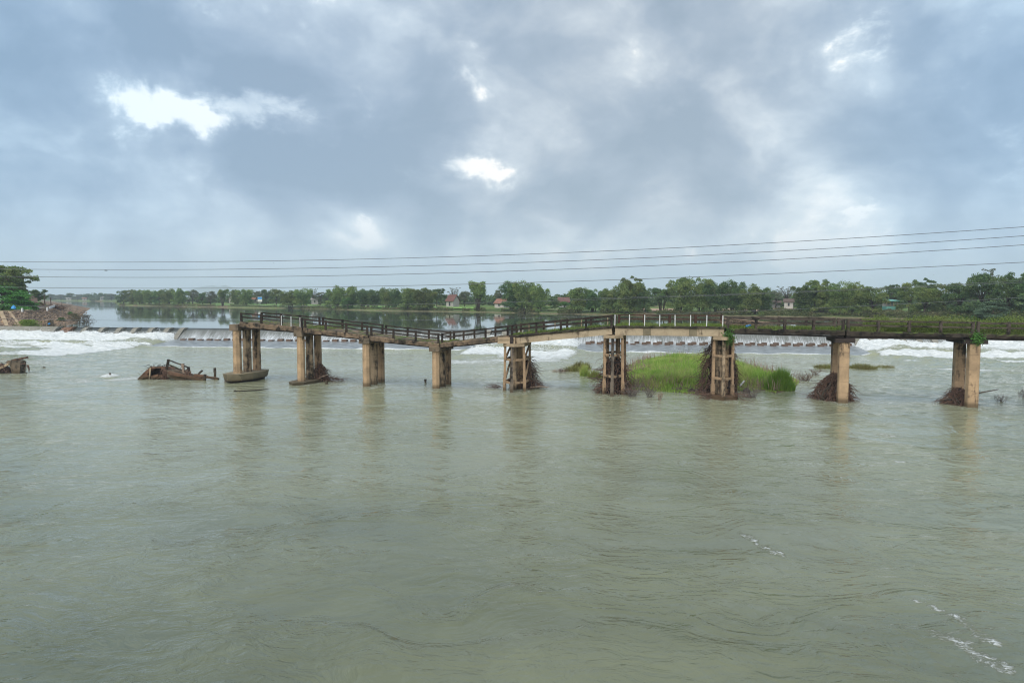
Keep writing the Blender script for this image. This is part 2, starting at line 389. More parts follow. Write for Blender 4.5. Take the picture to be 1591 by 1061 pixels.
# ------------------------------------------------------------------ bridge frame (from the waterline of its front columns)
wl = [PZ(x, y, 0) for x, y in ((470,596),(571,600.5),(680,604),(799,608.5),(952,614),(1124,620),(1311,625.5),(1512,631.5))]
kb, cb = np.polyfit([p.x for p in wl], [p.y for p in wl], 1)
U = Vector((1, kb, 0)).normalized(); W = Vector((-U.y, U.x, 0)); O = Vector((0, cb, 0))   # U along, W across away from the viewer
def B(u, wv, z): return O + U * u + W * wv + Vector((0, 0, z))
def on_edge(px, py, off=-0.15):           # (u, z) where a line of sight meets the deck's near edge plane
    d = ray(px, py); o = O + W * off
    k = (o - Vector((0, 0, H))).dot(W) / d.dot(W)
    p = Vector((0, 0, H)) + d * k
    return (p - O).dot(U), p.z
# weir frame
cw0, cw1 = PY(0, 508.2, 141), PY(1591, 520.3, 112)
A0 = PZ(0, 508.0, 2.86); A1 = PZ(1591, 519.6, 2.86)
WT = (A1 - A0); WT.z = 0; WT.normalize(); WS = Vector((WT.y, -WT.x, 0))      # WT along the crest, WS downstream
def WR(t, s, z): return Vector((A0.x, A0.y, 0)) + WT * t + WS * s + Vector((0, 0, z))
def wt_px(px, py=515): p = PZ(px, 508 + px * 0.0073, 2.86); return (p - Vector((A0.x, A0.y, 2.86))).dot(WT)
UP = 2.90                                  # water level above the weir

# ------------------------------------------------------------------ ground sheet and waters
g = MB(); g.add([(-15000,-15000,-2.2),(15000,-15000,-2.2),(15000,15000,-2.2),(-15000,15000,-2.2)], [(0,1,2,3)])
tag(g.build('ground', M['riverbed']), kind='structure')

FZ = [(wt_px(-160), wt_px(288), 1.0), (wt_px(745), wt_px(905), 0.9), (wt_px(1315), wt_px(1720), 1.0)]   # stretches where the weir pours
def pour(t):
    r = 0
    for a, b, k in FZ: r = np.maximum(r, k * sstep(t, a - 1.5, a + 2.0) * (1 - sstep(t, b - 2.0, b + 2.5)))
    return r
def apron(s): return np.interp(s, [0, .3, 2.9, 3.2, 11.5, 14], [2.86, 2.82, .85, .80, .08, -.5])
def river_height(t, s):
    f = pour(t)
    big = fbm(t, s, 5.0, 4, 1) - .5; med = fbm(t * .6, s, 1.3, 3, 5) - .5; fine = fbm(t, s, .5, 2, 9) - .5
    wig = (fbm(t, s * 0 + 3, 6.0, 3, 13) - .5)
    ss = s + wig * 3.0
    z = np.zeros_like(s)
    # rapids under the pouring stretches
    roll1 = np.interp(ss, [0.3, 1.4, 3.0, 5.5, 7.5, 9.6], [1.75, 1.95, 1.75, 1.40, .85, .50])
    roll2 = np.interp(ss, [9.0, 11.0, 12.6, 14.5, 18, 26], [.25, .45, .85, .50, .18, 0])
    zr = np.where(ss < 9.3, roll1, roll2)
    turb = np.interp(ss, [0, 2, 5, 7.5, 9.5, 12, 15, 22, 40], [.3, 1.3, 1.2, .55, .6, 1.1, .8, .45, .1])
    zr = zr + turb * (big * .8 + med * .75 + fine * .35)
    # quiet stretches: the sheet leaves the apron in a small roller
    line = np.exp(-((ss - 12.2) / .9) ** 2) * (.22 + .5 * med) + np.interp(s, [0, 9, 11.5, 12.5], [-.6, -.6, -.15, 0])
    z = f * zr + (1 - f) * line
    # open river
    far = sstep(s, 12, 26)
    amp = np.interp(s, [12, 30, 60, 130], [.9, .50, .22, .20])
    z = z + far * amp * ((fbm(t, s * 1.7, 4.0, 3, 21) - .5) * .30 + (fbm(t * .8, s * 1.6, 1.2, 3, 25) - .5) * .22)
    return z, f, ss, big, med
tt = np.arange(-45, 245, .34)
srow = np.concatenate([np.arange(.9, 18, .19), np.arange(18, 60, .30), np.arange(60, 140, .24)])
S_, T_ = np.meshgrid(srow, tt, indexing='ij')
Z_, f_, ss_, big_, med_ = river_height(T_, S_)
# foam on the water, as its own colour
mott = fbm(T_ * .35, S_ * 1.1, 4.0, 5, 33)
foam = np.interp(ss_ + (mott - .5) * 7, [0, 6.2, 7.8, 9.8, 11.0, 12.6, 14.5, 17, 24, 34, 46], [1, 1, .55, .42, .80, 1, .92, .78, .66, .50, .10]) * f_
foam = foam * (1 - .35 * sstep(S_, 6.5, 9) * (mott < .47)) + np.where(S_ > 15, (mott - .5) * .9 * f_ * (1 - sstep(S_, 36, 48)), 0)
foam = np.maximum(foam, (1 - f_) * (np.exp(-((ss_ - 12.3) / .75) ** 2) * .85 + .16 * sstep(ss_, 13, 14) * (1 - sstep(ss_, 14, 30))))
foam = np.where(S_ > 14, foam + .16 * (1 - sstep(S_, 18, 60)) * (fbm(T_ * .5, S_ * 1.2, 3.5, 4, 31) - .35), foam)
XY = np.array([A0.x, A0.y])[None, None] + T_[..., None] * np.array([WT.x, WT.y]) + S_[..., None] * np.array([WS.x, WS.y])
X_, Y_ = XY[..., 0], XY[..., 1]
def seg_dist(a, b):
    d = np.array([b.x - a.x, b.y - a.y]); L2 = d @ d
    k = np.clip(((X_ - a.x) * d[0] + (Y_ - a.y) * d[1]) / L2, 0, 1)
    return np.hypot(X_ - a.x - k * d[0], Y_ - a.y - k * d[1])
def streak(pts, wd, k):
    global foam
    wp = [PZ(x, y, 0) for x, y in pts]
    dd = np.minimum.reduce([seg_dist(wp[i], wp[i + 1]) for i in range(len(wp) - 1)])
    dd = dd + (fbm(X_, Y_, 1.5, 3, 41) - .5) * wd * 2.2
    wd = wd * 1.7; foam = np.maximum(foam, k * .91 * (1 - sstep(dd, wd * .2, wd)) + 0)
streak([(1155,830),(1195,855),(1215,860)], .35, .62)
streak([(1215,862),(1262,882)], .22, .50)
streak([(1385,920),(1440,938),(1500,965),(1545,1000)], .30, .62)
streak([(1450,985),(1500,1000),(1545,1030)], .45, .58)
streak([(1262,882),(1385,920)], .25, .36)
streak([(1345,668),(1385,677)], .8, .55); streak([(1290,640),(1390,660)], 1.0, .42); streak([(1140,642),(1240,668)], .9, .38)
streak([(1300,628),(1345,634)], .5, .5); streak([(1395,717),(1402,718)], .25, .8)
streak([(140,592),(215,586)], 1.6, .66); streak([(120,590),(170,582)], 1.2, .58); streak([(20,560),(110,567)], 2.0, .6)
streak([(130,575),(220,572)], 1.6, .45); streak([(240,588),(350,600)], 1.2, .32)
streak([(280,770),(310,762)], .5, .40); streak([(60,640),(90,648)], .8, .35); streak([(1010,640),(1100,655)], .8, .36); streak([(1060,690),(1150,742)], .7, .36)
for px_, py_ in ((369,592),(470,597),(571,602),(680,606),(799,610),(952,616),(1124,622),(1311,627),(1512,633),(281,592),(238,592),(22,582)):
    p_ = PZ(px_, py_, 0); dx_, dy_ = X_ - p_.x, Y_ - p_.y
    r_ = np.hypot(dx_ / 1.6, (dy_ - .8) / 2.6); wake = np.exp(-((np.abs(dx_ + .18 * dy_) - .9 - .10 * np.maximum(-dy_, 0)) / .35) ** 2) * (dy_ < 0) * np.exp(dy_ / 6.0)
    foam = np.maximum(foam, np.clip(.46 * np.exp(-np.maximum(r_ - 1, 0) * 2.2) + 0, 0, .46)); foam = np.maximum(foam, .40 * wake)
    Z_ += .05 * wake
fl_ = fbm(X_ * .6, Y_ * 1.4, 1.1, 4, 77); foam = np.where((fl_ > .70) & (S_ > 20), np.maximum(foam, .22 + (fl_ - .70) * 1.6), foam)
rip = PZ(171, 586, 0); dr = np.hypot((X_ - rip.x), (Y_ - rip.y)); Z_ += .42 * np.exp(-(dr / .9) ** 2); foam = np.maximum(foam, np.exp(-(dr / 1.3) ** 2))
V = np.stack([X_, Y_, Z_], -1).reshape(-1, 3)

def mat_river(name, deep, shallow, still=False):
    m = bpy.data.materials.new(name); T = NT(nodes(m))
    g = T.n('ShaderNodeNewGeometry'); P = g.outputs['Position']
    big = T.noise(P, 0.045, 4, 0.55, 0.6)[0]
    c = T.mix(T.mr(big, 0.35, 0.68), deep, shallow)
    if still:
        p = principled(T, c, 0.035, IOR=1.33)
        Ps = T.vm('MULTIPLY', P, (0.35, 1.0, 1.0))
        h = T.noise(Ps, 0.9, 3, 0.5)[0]
        wind = T.mr(T.noise(T.vm('MULTIPLY', P, (0.010, 0.05, 1.0)), 1.0, 4, 0.6)[0], 0.52, 0.66)
        bb = T.n('ShaderNodeBump'); bb.inputs['Distance'].default_value = 0.06
        T.l(T.m('ADD', 0.028, T.m('MULTIPLY', wind, 0.22)), bb.inputs['Strength'])
        T.l(h, bb.inputs['Height']); T.l(bb.outputs[0], p.inputs['Normal'])
        return m
    pw0 = T.vm('ADD', P, T.vm('MULTIPLY', T.vm('SUBTRACT', T.noise(P, 0.12, 3, 0.5)[1], (.5, .5, .5)), (10.0, 10.0, 0)))
    at = T.n('ShaderNodeAttribute', attribute_name='foam'); fo = at.outputs['Fac']
    fw = T.vm('ADD', P, T.vm('MULTIPLY', T.vm('SUBTRACT', T.noise(P, 1.2, 3, 0.6)[1], (.5, .5, .5)), (1.0, .6, 0)))
    fn = T.noise(T.vm('MULTIPLY', fw, (0.55, 1.3, 1.0)), 2.6, 9, 0.72, 0.4)[0]
    lace = T.noise(T.vm('MULTIPLY', fw, (0.8, 1.2, 1.0)), 7.0, 4, 0.6, 1.2)[0]
    fk = T.m('SUBTRACT', T.m('ADD', T.m('MULTIPLY', fo, 0.95), T.m('ADD', T.m('MULTIPLY', fn, 0.65), T.m('MULTIPLY', lace, 0.5))), 0.625)
    mask = T.mr(fk, 0.37, 0.62)
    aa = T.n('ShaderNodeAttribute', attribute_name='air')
    silt = T.noise(T.vm('MULTIPLY', pw0, (0.5, 1.0, 1.0)), 0.5, 6, 0.6, 1.5)[0]
    c = T.mix(T.mr(silt, .36, .70, 0, .28), c, tuple(x * 1.35 for x in shallow))
    c = T.mix(T.m('MULTIPLY', aa.outputs['Fac'], .9), c, (0.268, 0.280, 0.180))  # paler towards the weir: bubbles, plus sky reflection put into the colour
    # ripples: slicks where the surface is nearly smooth, chop elsewhere
    pw = T.vm('ADD', P, T.vm('MULTIPLY', T.vm('SUBTRACT', T.noise(P, 0.09, 3, 0.5)[1], (.5, .5, .5)), (14.0, 14.0, 0)))
    patch = T.mr(T.noise(T.vm('MULTIPLY', pw, (0.45, 1.0, 1.0)), 0.13, 5, 0.62, 1.2)[0], 0.40, 0.60)
    wv = T.vm('ADD', P, T.vm('MULTIPLY', T.vm('SUBTRACT', T.noise(P, 0.35, 3, 0.5)[1], (.5, .5, .5)), (3.0, 3.0, 0)))
    r1 = T.noise(T.vm('MULTIPLY', wv, (0.7, 1.6, 1.0)), 0.75, 3, 0.5, 0.6)[0]
    r2 = T.noise(T.vm('MULTIPLY', wv, (0.8, 1.5, 1.0)), 2.6, 4, 0.55, 0.5)[0]
    r3 = T.noise(T.vm('MULTIPLY', wv, (0.8, 1.3, 1.0)), 9.0, 3, 0.6)[0]
    mpr = T.n('ShaderNodeMapping'); mpr.inputs['Rotation'].default_value = (0, 0, R(28)); mpr.inputs['Scale'].default_value = (0.55, 2.3, 1.0); T.l(wv, mpr.inputs['Vector'])
    r4 = T.noise(mpr.outputs[0], 1.15, 3, 0.5, 0.3)[0]; diag = T.mr(T.noise(P, 0.06, 3, 0.5)[0], 0.42, 0.58)
    r0 = T.noise(T.vm('MULTIPLY', pw, (0.6, 1.1, 1.0)), 0.22, 3, 0.5, 0.8)[0]
    hh = T.m('ADD', T.m('ADD', T.m('ADD', T.m('MULTIPLY', r0, 0.40), T.m('MULTIPLY', r4, T.m('MULTIPLY', diag, 0.42))), T.m('MULTIPLY', r1, T.m('ADD', 0.30, T.m('MULTIPLY', patch, 0.45)))), T.m('ADD', T.m('MULTIPLY', r2, T.m('ADD', 0.15, T.m('MULTIPLY', patch, 0.38))), T.m('MULTIPLY', r3, T.m('ADD', 0.022, T.m('MULTIPLY', patch, 0.055)))))
    hf = T.m('ADD', hh, T.m('MULTIPLY', T.m('MULTIPLY', mask, fn), 3.0))
    c2 = T.mix(mask, c, T.mix(T.mr(fn, 0.3, 0.7), (0.50, 0.53, 0.50), (0.86, 0.88, 0.88)))
    p = principled(T, c2, T.m('ADD', 0.055, T.m('MULTIPLY', mask, 0.6)), IOR=1.43)
    bump(T, p, hf, 0.55, 0.30)
    return m
M['river'] = mat_river('murky_river', (0.096, 0.108, 0.066), (0.140, 0.152, 0.092))
M['still'] = mat_river('calm_river', (0.050, 0.062, 0.046), (0.070, 0.082, 0.058), True)
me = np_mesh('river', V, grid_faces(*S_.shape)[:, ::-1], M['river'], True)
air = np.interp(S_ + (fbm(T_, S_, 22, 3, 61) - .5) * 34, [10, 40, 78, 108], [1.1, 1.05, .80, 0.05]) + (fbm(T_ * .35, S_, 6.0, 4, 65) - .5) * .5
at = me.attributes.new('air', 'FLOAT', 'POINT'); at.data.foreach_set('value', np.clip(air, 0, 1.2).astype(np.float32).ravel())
at = me.attributes.new('foam', 'FLOAT', 'POINT'); at.data.foreach_set('value', np.clip(foam, 0, 1).astype(np.float32).ravel())
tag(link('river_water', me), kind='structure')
# calm water above the weir
q = [WR(-60, -.5, UP), WR(260, -.5, UP), WR(900, -400, UP), WR(1600, -3500, UP), WR(-2600, -3500, UP), WR(-900, -900, UP), WR(-140, -60, UP)]
g = MB(); g.add(q, [tuple(range(len(q)))])
o = g.build('upper_river_water', M['still']); tag(o, kind='structure')

# ------------------------------------------------------------------ weir
def mat_sheet():
    m = bpy.data.materials.new('falling_water_sheet'); T = NT(nodes(m))
    at = T.n('ShaderNodeAttribute', attribute_name='ts'); sp = T.n('ShaderNodeSeparateXYZ'); T.l(at.outputs['Vector'], sp.inputs[0])
    v1 = T.vm('MULTIPLY', at.outputs['Vector'], (1.0, 0.10, 1.0))
    a_ = T.noise(v1, 5.5, 7, 0.72, 0.15)[0]; b_ = T.noise(v1, 0.5, 4, 0.6)[0]
    s_ = sp.outputs[1]
    down = T.mr(s_, 0.3, 2.8)                                # the sheet whitens as it breaks on the slope
    k = T.m('ADD', T.m('ADD', T.m('MULTIPLY', a_, .75), T.m('MULTIPLY', b_, .35)), T.m('MULTIPLY', down, .16))
    white = T.mr(k, 0.57, 0.84)
    c = T.mix(T.m('MULTIPLY', white, .9), T.mix(b_, (0.09, 0.095, 0.083), (0.20, 0.205, 0.19)), (0.60, 0.63, 0.65))
    c = T.mix(T.mr(s_, 0.9, 0.25), c, (0.045, 0.048, 0.040))
    dk = T.noise(T.vm('MULTIPLY', at.outputs['Vector'], (0.35, 1.4, 1.0)), 1.6, 6, 0.65)[0]
    ap = T.mix(T.mr(dk, 0.40, 0.66), (0.13, 0.145, 0.15), (0.36, 0.39, 0.40))
    c = T.mix(T.mr(s_, 2.9, 3.3), c, ap)
    p = principled(T, c, 0.28, IOR=1.33); bump(T, p, T.m('ADD', a_, dk), 0.5, 0.08); return m
M['sheet'] = mat_sheet()
weir = empty('weir', WR(70, 0, 0), 'long low grey concrete weir across the river with water sheeting down its face', 'weir')
prof = [(-.55, 1.5), (-.55, 2.885), (-.05, 2.875), (.3, 2.82), (.8, 2.45), (1.5, 1.9), (2.2, 1.35), (2.9, .85), (3.4, .78), (5, .64), (7, .46), (9, .28), (11.5, .06), (14, -.5)]
ts = np.arange(-45, 245, .5)
vs = np.zeros((len(ts), len(prof), 3)); at2 = np.zeros((len(ts), len(prof), 3))
fz = pour(ts)
for i, t in enumerate(ts):
    for j, (s, z) in enumerate(prof):
        dz = (-.22 if j == 2 else -.40) * fz[i] if (j in (2, 3)) else (-.3 * fz[i] if j == 4 else 0)
        vs[i, j] = WR(t, s, z + dz + (rnd.uniform(-.02, .02) if j > 1 else 0)); at2[i, j] = (t, s, 0)
o0 = weir.location
me = np_mesh('face', vs.reshape(-1, 3) - np.array(o0), grid_faces(len(ts), len(prof)), M['sheet'], False)
a = me.attributes.new('ts', 'FLOAT_VECTOR', 'POINT'); a.data.foreach_set('vector', at2.astype(np.float32).ravel())
link('weir_face', me, weir)
n = 26000; t_ = rng.uniform(-45, 150, n); s_ = np.where(rng.random(n) < .6, rng.normal(3.0, 1.7, n), rng.normal(12.8, 1.0, n)); k = (pour(t_) > .7) & (s_ > 1.0); t_, s_ = t_[k], s_[k]
zr_ = river_height(t_, s_)[0] + rng.exponential(.16, len(t_))
c_ = np.array([A0.x, A0.y, 0])[None] + t_[:, None] * np.array(WT) + s_[:, None] * np.array(WS) + zr_[:, None] * np.array([0, 0, 1.])
SPRAY = (c_, .055)
# stub walls between the spillway openings
def stub(t, wd, mat='weir'):
    m = MB(); P = lambda a, s, z: WR(t + a, s, z) - o0
    h = wd / 2
    pts = [(-.6, 1.4), (-.6, 2.97), (.4, 2.97), (1.0, 2.72), (3.0, .95), (3.0, .5)]
    L = [P(-h, s, z) for s, z in pts]; Rr = [P(h, s, z) for s, z in pts]; n = len(pts)
    m.add(L + Rr, [tuple(range(n)), tuple(range(2 * n - 1, n - 1, -1))] + [(i, n + i, n + (i + 1) % n, (i + 1) % n) for i in range(n)])
    m.build('stub_wall', M[mat], weir)
stub(wt_px(109), 2.1, 'rust')
for px in (137, 163, 190, 214, 239, 264, 286): stub(wt_px(px) , 1.0)
for px in (760, 785, 810, 835, 860, 885): stub(wt_px(px), .9)
for px in range(1325, 1700, 24): stub(wt_px(px), .9)
# the dry stretch by the left bank stands higher
m = MB(); ta, tb = -45, wt_px(93)
P = lambda t, s, z: WR(t, s, z) - o0
pts = [(-.8, 1.4), (-.8, 3.02), (.5, 3.02), (3.3, .9), (3.3, -.5)]
L = [P(ta, s, z) for s, z in pts]; Rr = [P(tb, s, z) for s, z in pts]; n = len(pts)
m.add(L + Rr, [tuple(range(n)), tuple(range(2 * n - 1, n - 1, -1))] + [(i, n + i, n + (i + 1) % n, (i + 1) % n) for i in range(n)])
m.build('dry_wall', M['weir'], weir)
# baffle blocks along the foot of the quiet stretches
def blocks(p0, p1, step, wd, pair=False):
    ta, tb = wt_px(p0), wt_px(p1); k = 0; t = ta
    while t < tb:
        m = MB()
        a = WR(t + rnd.uniform(-.08, .08), 3.4 + rnd.uniform(-.06, .06), .80 - rnd.random() ** 3 * .22) - o0
        Mr = Matrix(((WT.x, WS.x, 0), (WT.y, WS.y, 0), (0, 0, 1)))
        pts = [(-wd/2, -.45), (wd/2, -.45), (wd/2, .45), (-wd/2, .45)]
        lo = [a + Mr @ Vector((x, y, -.2)) for x, y in pts]; hi = [a + Mr @ Vector((x * .93, y * .8, .36)) for x, y in pts]
        m.hexa(lo + hi)
        if pair:
            b = WR(t + wd * .75, 2.7, .98) - o0
            m2 = [b + Mr @ Vector((x * .9, y * .7, -.3)) for x, y in pts] + [b + Mr @ Vector((x * .85, y * .6, .30)) for x, y in pts]
            m.hexa(m2)
        m.build('baffle_block', M['block'], weir); t += step; k += 1
blocks(301, 740, 1.82, 1.05); blocks(915, 1312, 1.95, .95, True)

V, Fq = leaf_quads(SPRAY[0], SPRAY[1], asp=.8)
tag(link('spray', np_mesh('spray', V, Fq, mat_plain('spray_droplets', (0.86, 0.88, 0.88), .6, .05))), 'white spray flying off the rapids below the weir', kind='stuff')
# ------------------------------------------------------------------ banks
def mat_land(name, cols, scale, ragged=0.6):
    m = bpy.data.materials.new(name); T = NT(nodes(m))
    g = T.n('ShaderNodeNewGeometry'); P = g.outputs['Position']
    n_ = T.noise(T.vm('MULTIPLY', P, (1, .5, 1)), scale, 4, ragged)[0]; f_ = T.noise(P, 1.2, 6, 0.7)[0]
    c = T.mix(T.mr(n_, 0.44, 0.50), cols[0], cols[1]); c = T.mix(T.mr(n_, 0.56, 0.60), c, cols[2])
    sp = T.n('ShaderNodeSeparateXYZ'); T.l(P, sp.inputs[0])
    mud = T.mr(T.m('ADD', sp.outputs[2], T.m('MULTIPLY', f_, .8)), 3.75, 3.35)
    c = T.mix(mud, c, (0.20, 0.165, 0.105))
    c = T.mix(T.mr(f_, .35, .7, 0, .5), c, (0.05, 0.07, 0.03))
    p = principled(T, c, .95, Specular_IOR_Level=.1); bump(T, p, f_, .8, .4); return m
M['land'] = mat_land('bank_fields', ((0.09, 0.125, 0.045), (0.13, 0.20, 0.05), (0.20, 0.155, 0.095)), .030)
shore_px = [(-900, 472), (-300, 469.5), (60, 467.6), (175, 468.5), (186, 474.5), (240, 475.8), (300, 477), (330, 477.2), (400, 478.5), (480, 480), (560, 482), (640, 483.6),
            (740, 485), (830, 487), (900, 488.5), (1000, 490), (1100, 491), (1200, 492), (1300, 493.5), (1400, 496), (1500, 499), (1591, 503), (1700, 508), (1900, 514), (2400, 516)]
sx = np.array([p[0] for p in shore_px], float)
sD = np.array([PZ(x, y, UP).y for x, y in shore_px])
cols_px = np.unique(np.concatenate([np.linspace(-900, 40, 20), np.linspace(40, 1700, 400), np.linspace(1700, 2400, 30)]))
offs = np.array([-12, -4, -1, 0, 1.2, 3, 6, 10, 18, 30, 50, 90, 160, 320, 700, 1500, 4000, 9000.])
hts = np.array([-1.6, -.9, -.25, -.02, .3, .55, .8, .95, 1.1, 1.2, 1.3, 1.5, 1.8, 2.0, 2.2, 2.5, 3, 3.5])
lv = []
for cx in cols_px:
    D0 = np.interp(cx, sx, sD); u_ = (cx - 795.5) / F
    wob = (float(fbm(np.array(cx * 1.0), np.array(3.0), 30, 4, 3)) - .5) * D0 * .035
    for o_, h_ in zip(offs, hts):
        Y = D0 + wob + o_; lv.append((u_ * Y, Y, UP + h_ + (rnd.uniform(-.12, .2) if 3 < o_ < 200 else 0)))
lv = np.array(lv)
me = np_mesh('far_bank', lv, grid_faces(len(cols_px), len(offs))[:, ::-1], M['land'], True)
tag(link('far_bank_terrain', me), kind='structure')
def shoreD(px): return float(np.interp(px, sx, sD))
def PB(px, back, z=None):                  # a point on the far bank, `back` metres behind the shore
    Y = shoreD(px) + back; zz = UP + float(np.interp(back, offs, hts)) if z is None else z
    return Vector(((px - 795.5) / F * Y, Y, zz))
# small fields: crop strips lying on the bank
def field(name, px0, px1, b0, b1, col, mat=None):
    m = MB(); n = 14; vs = []
    for i in range(n + 1):
        px = px0 + (px1 - px0) * i / n
        for b in (b0, b1):
            p = PB(px, b + rnd.uniform(-.4, .4)); p.z = max(p.z, UP + 1.0) + .30; vs.append(p)
    m.add(vs, [(2*i, 2*i+2, 2*i+3, 2*i+1) for i in range(n)])
    mm = mat_plain('crop_' + name, col, .95, .25, .5)
    tag(m.build(name, mm), kind='structure')
field('green_field', 478, 512, 8, 45, (0.16, 0.34, 0.05))
field('green_field', 560, 690, 8, 40, (0.15, 0.30, 0.055))
field('green_field', 685, 740, 8, 40, (0.16, 0.30, 0.05))
field('green_field', 330, 445, 8, 60, (0.14, 0.25, 0.06))
field('brown_field', 1000, 1050, 12, 50, (0.34, 0.235, 0.15))
field('brown_field', 1120, 1232, 14, 60, (0.32, 0.22, 0.14))
field('green_field', 1194, 1214, 10, 14, (0.20, 0.40, 0.06))
field('brown_field', 960, 985, 12, 40, (0.34, 0.235, 0.15))
field('brown_field', 1350, 1425, 4, 16, (0.26, 0.18, 0.12))
field('green_field', 850, 885, 8, 40, (0.22, 0.26, 0.10))
# low scrub edging the shore: uncountable
def scrub(name, pts_fn, n, size, mat, label, spread=1.0):
    c_ = np.array([pts_fn(i) for i in range(n)])
    V, Fq = leaf_quads(c_, size)
    tag(link(name, np_mesh(name, V, Fq, mat)), label, kind='stuff')

# left bank: terrain and the stone-pitched embankment
M['pitch'] = None
def mat_pitching():
    m = bpy.data.materials.new('stone_pitching'); T = NT(nodes(m))
    g = T.n('ShaderNodeNewGeometry'); P = g.outputs['Position']
    v_ = T.n('ShaderNodeTexVoronoi'); v_.inputs['Scale'].default_value = 1.6; T.l(P, v_.inputs['Vector'])
    c = T.mix(T.mr(v_.outputs['Distance'], .25, .6), (0.26, 0.19, 0.14), (0.10, 0.072, 0.052))
    n_ = T.noise(T.vm('MULTIPLY', P, (1, 1, .3)), .35, 5, .6)[0]
    c = T.mix(T.mr(n_, .53, .60), c, (0.36, 0.245, 0.14))
    c = T.mix(T.mr(T.noise(P, .22, 5, .7)[0], .58, .66), c, (0.03, 0.028, 0.022))
    p = principled(T, c, .95, Specular_IOR_Level=.1); bump(T, p, v_.outputs['Distance'], .7, .2); return m
M['pitch'] = mat_pitching()
ZT = 5.9
top_px = [(-420, 486), (-120, 485), (0, 484), (18, 483.8), (40, 483.2), (62, 479.6), (86, 476.2)]
toe_px = [(-420, 512), (-120, 510), (0, 508.5), (30, 508), (62, 507.2), (118, 504.5), (128, 494)]
top = [PZ(x, y, ZT) for x, y in top_px]; toe = [PZ(x, y, UP - .15) for x, y in toe_px]
top.append(Vector((-260, 380, 5.2))); toe.append(Vector((-235, 385, UP - .2)))
top.append(Vector((-760, 1100, 4.6))); toe.append(Vector((-745, 1110, UP - .2)))
m = MB(); N = 6; n = len(top)
vs = [toe[i].lerp(top[i], j / N) + Vector((rnd.uniform(-.2, .2), 0, rnd.uniform(-.08, .08) if 0 < j < N else 0)) for i in range(n) for j in range(N + 1)]
m.add(vs, [(i*(N+1)+j, (i+1)*(N+1)+j, (i+1)*(N+1)+j+1, i*(N+1)+j+1) for i in range(n-1) for j in range(N)])
emb = empty('embankment', tuple(PZ(60, 500, UP)), 'sloping embankment of stone pitching and pale concrete ribs at the left end of the weir', 'embankment')
el_ = emb.location.copy()
m.v = [tuple(Vector(v_) - el_) for v_ in m.v]; m.build('stone_slope', M['pitch'], emb)
def slope_pt(f, k, lift=.06):              # f along the point list (0..n-1), k from toe 0 to top 1
    i = min(int(f), n - 2); t = f - i
    a = toe[i].lerp(top[i], k); b = toe[i + 1].lerp(top[i + 1], k); p = a.lerp(b, t); p.z += lift; return p
for f0, f1, wd in [(2.05, 2.35, .7), (2.75, 3.05, .5)]:
    m = MB(); m.rough_beam(slope_pt(f1, .05, .1) - el_, slope_pt(f0, .98, .1) - el_, wd, .22, 5, .03); m.build('concrete_rib', M['cap_tan'], emb)
m = MB(); sr = random.Random(5)
for _ in range(900):
    p = slope_pt(sr.uniform(2.2, 6.4), sr.random(), .05) - el_; q_ = sr.uniform(.12, .42)
    m.box(p, q_ * sr.uniform(.7, 1.6), q_ * sr.uniform(.7, 1.4), q_ * .8, Matrix.Rotation(sr.uniform(0, 3), 3, 'Z') @ Matrix.Rotation(sr.uniform(-.5, .5), 3, 'X'))
tag(m.build('rubble', mat_plain('rubble_stone', (0.24, 0.175, 0.125), .9, .6, 1.2), emb), kind='stuff')
m = MB()
for i in range(2, 6): m.rough_beam(top[i] - el_ + Vector((0, 0, .05)), top[i + 1] - el_ + Vector((0, 0, .05)), .7, .3, 5, .03)
m.build('kerb', M['cap_tan'], emb)
# left land behind the slope
lt = [Vector((-900, 120, 5.8))] + [t + Vector((0, 0, .05)) for t in top] + [Vector((-2500, 1200, 4.6)), Vector((-2500, 120, 5.8))]
m = MB(); m.add(lt, [tuple(range(len(lt)))[::-1]]); tag(m.build('left_bank_terrain', mat_land('left_land', ((0.10, 0.17, 0.04), (0.13, 0.24, 0.04), (0.22, 0.16, 0.10)), .06)), kind='structure')
rd = [PZ(40, 482.9, ZT + .08), PZ(62, 479.6, ZT + .08), PZ(84, 476.4, ZT + .08), PZ(82, 474.5, ZT + .08), PZ(60, 476.6, ZT + .08), PZ(44, 479, ZT + .08), PZ(20, 482.2, ZT + .08)]
m = MB(); m.add(rd, [tuple(range(len(rd)))]); tag(m.build('bank_road', M['road']), kind='structure')
# downstream side banks, outside the picture
for sgn, t0 in ((-1, -44), (1, 244)):
    m = MB(); a = []
    for s in (-40, 0, 40, 150):
        for k, z in ((0, -.6), (3, 1.5), (10, 4.5), (60, 5.4), (600, 6)):
            a.append(WR(t0 + sgn * k, s, z))
    m.add(a, [(i*5+j, (i+1)*5+j, (i+1)*5+j+1, i*5+j+1) for i in range(3) for j in range(4)])
    tag(m.build('side_bank_terrain', M['land']), kind='structure')
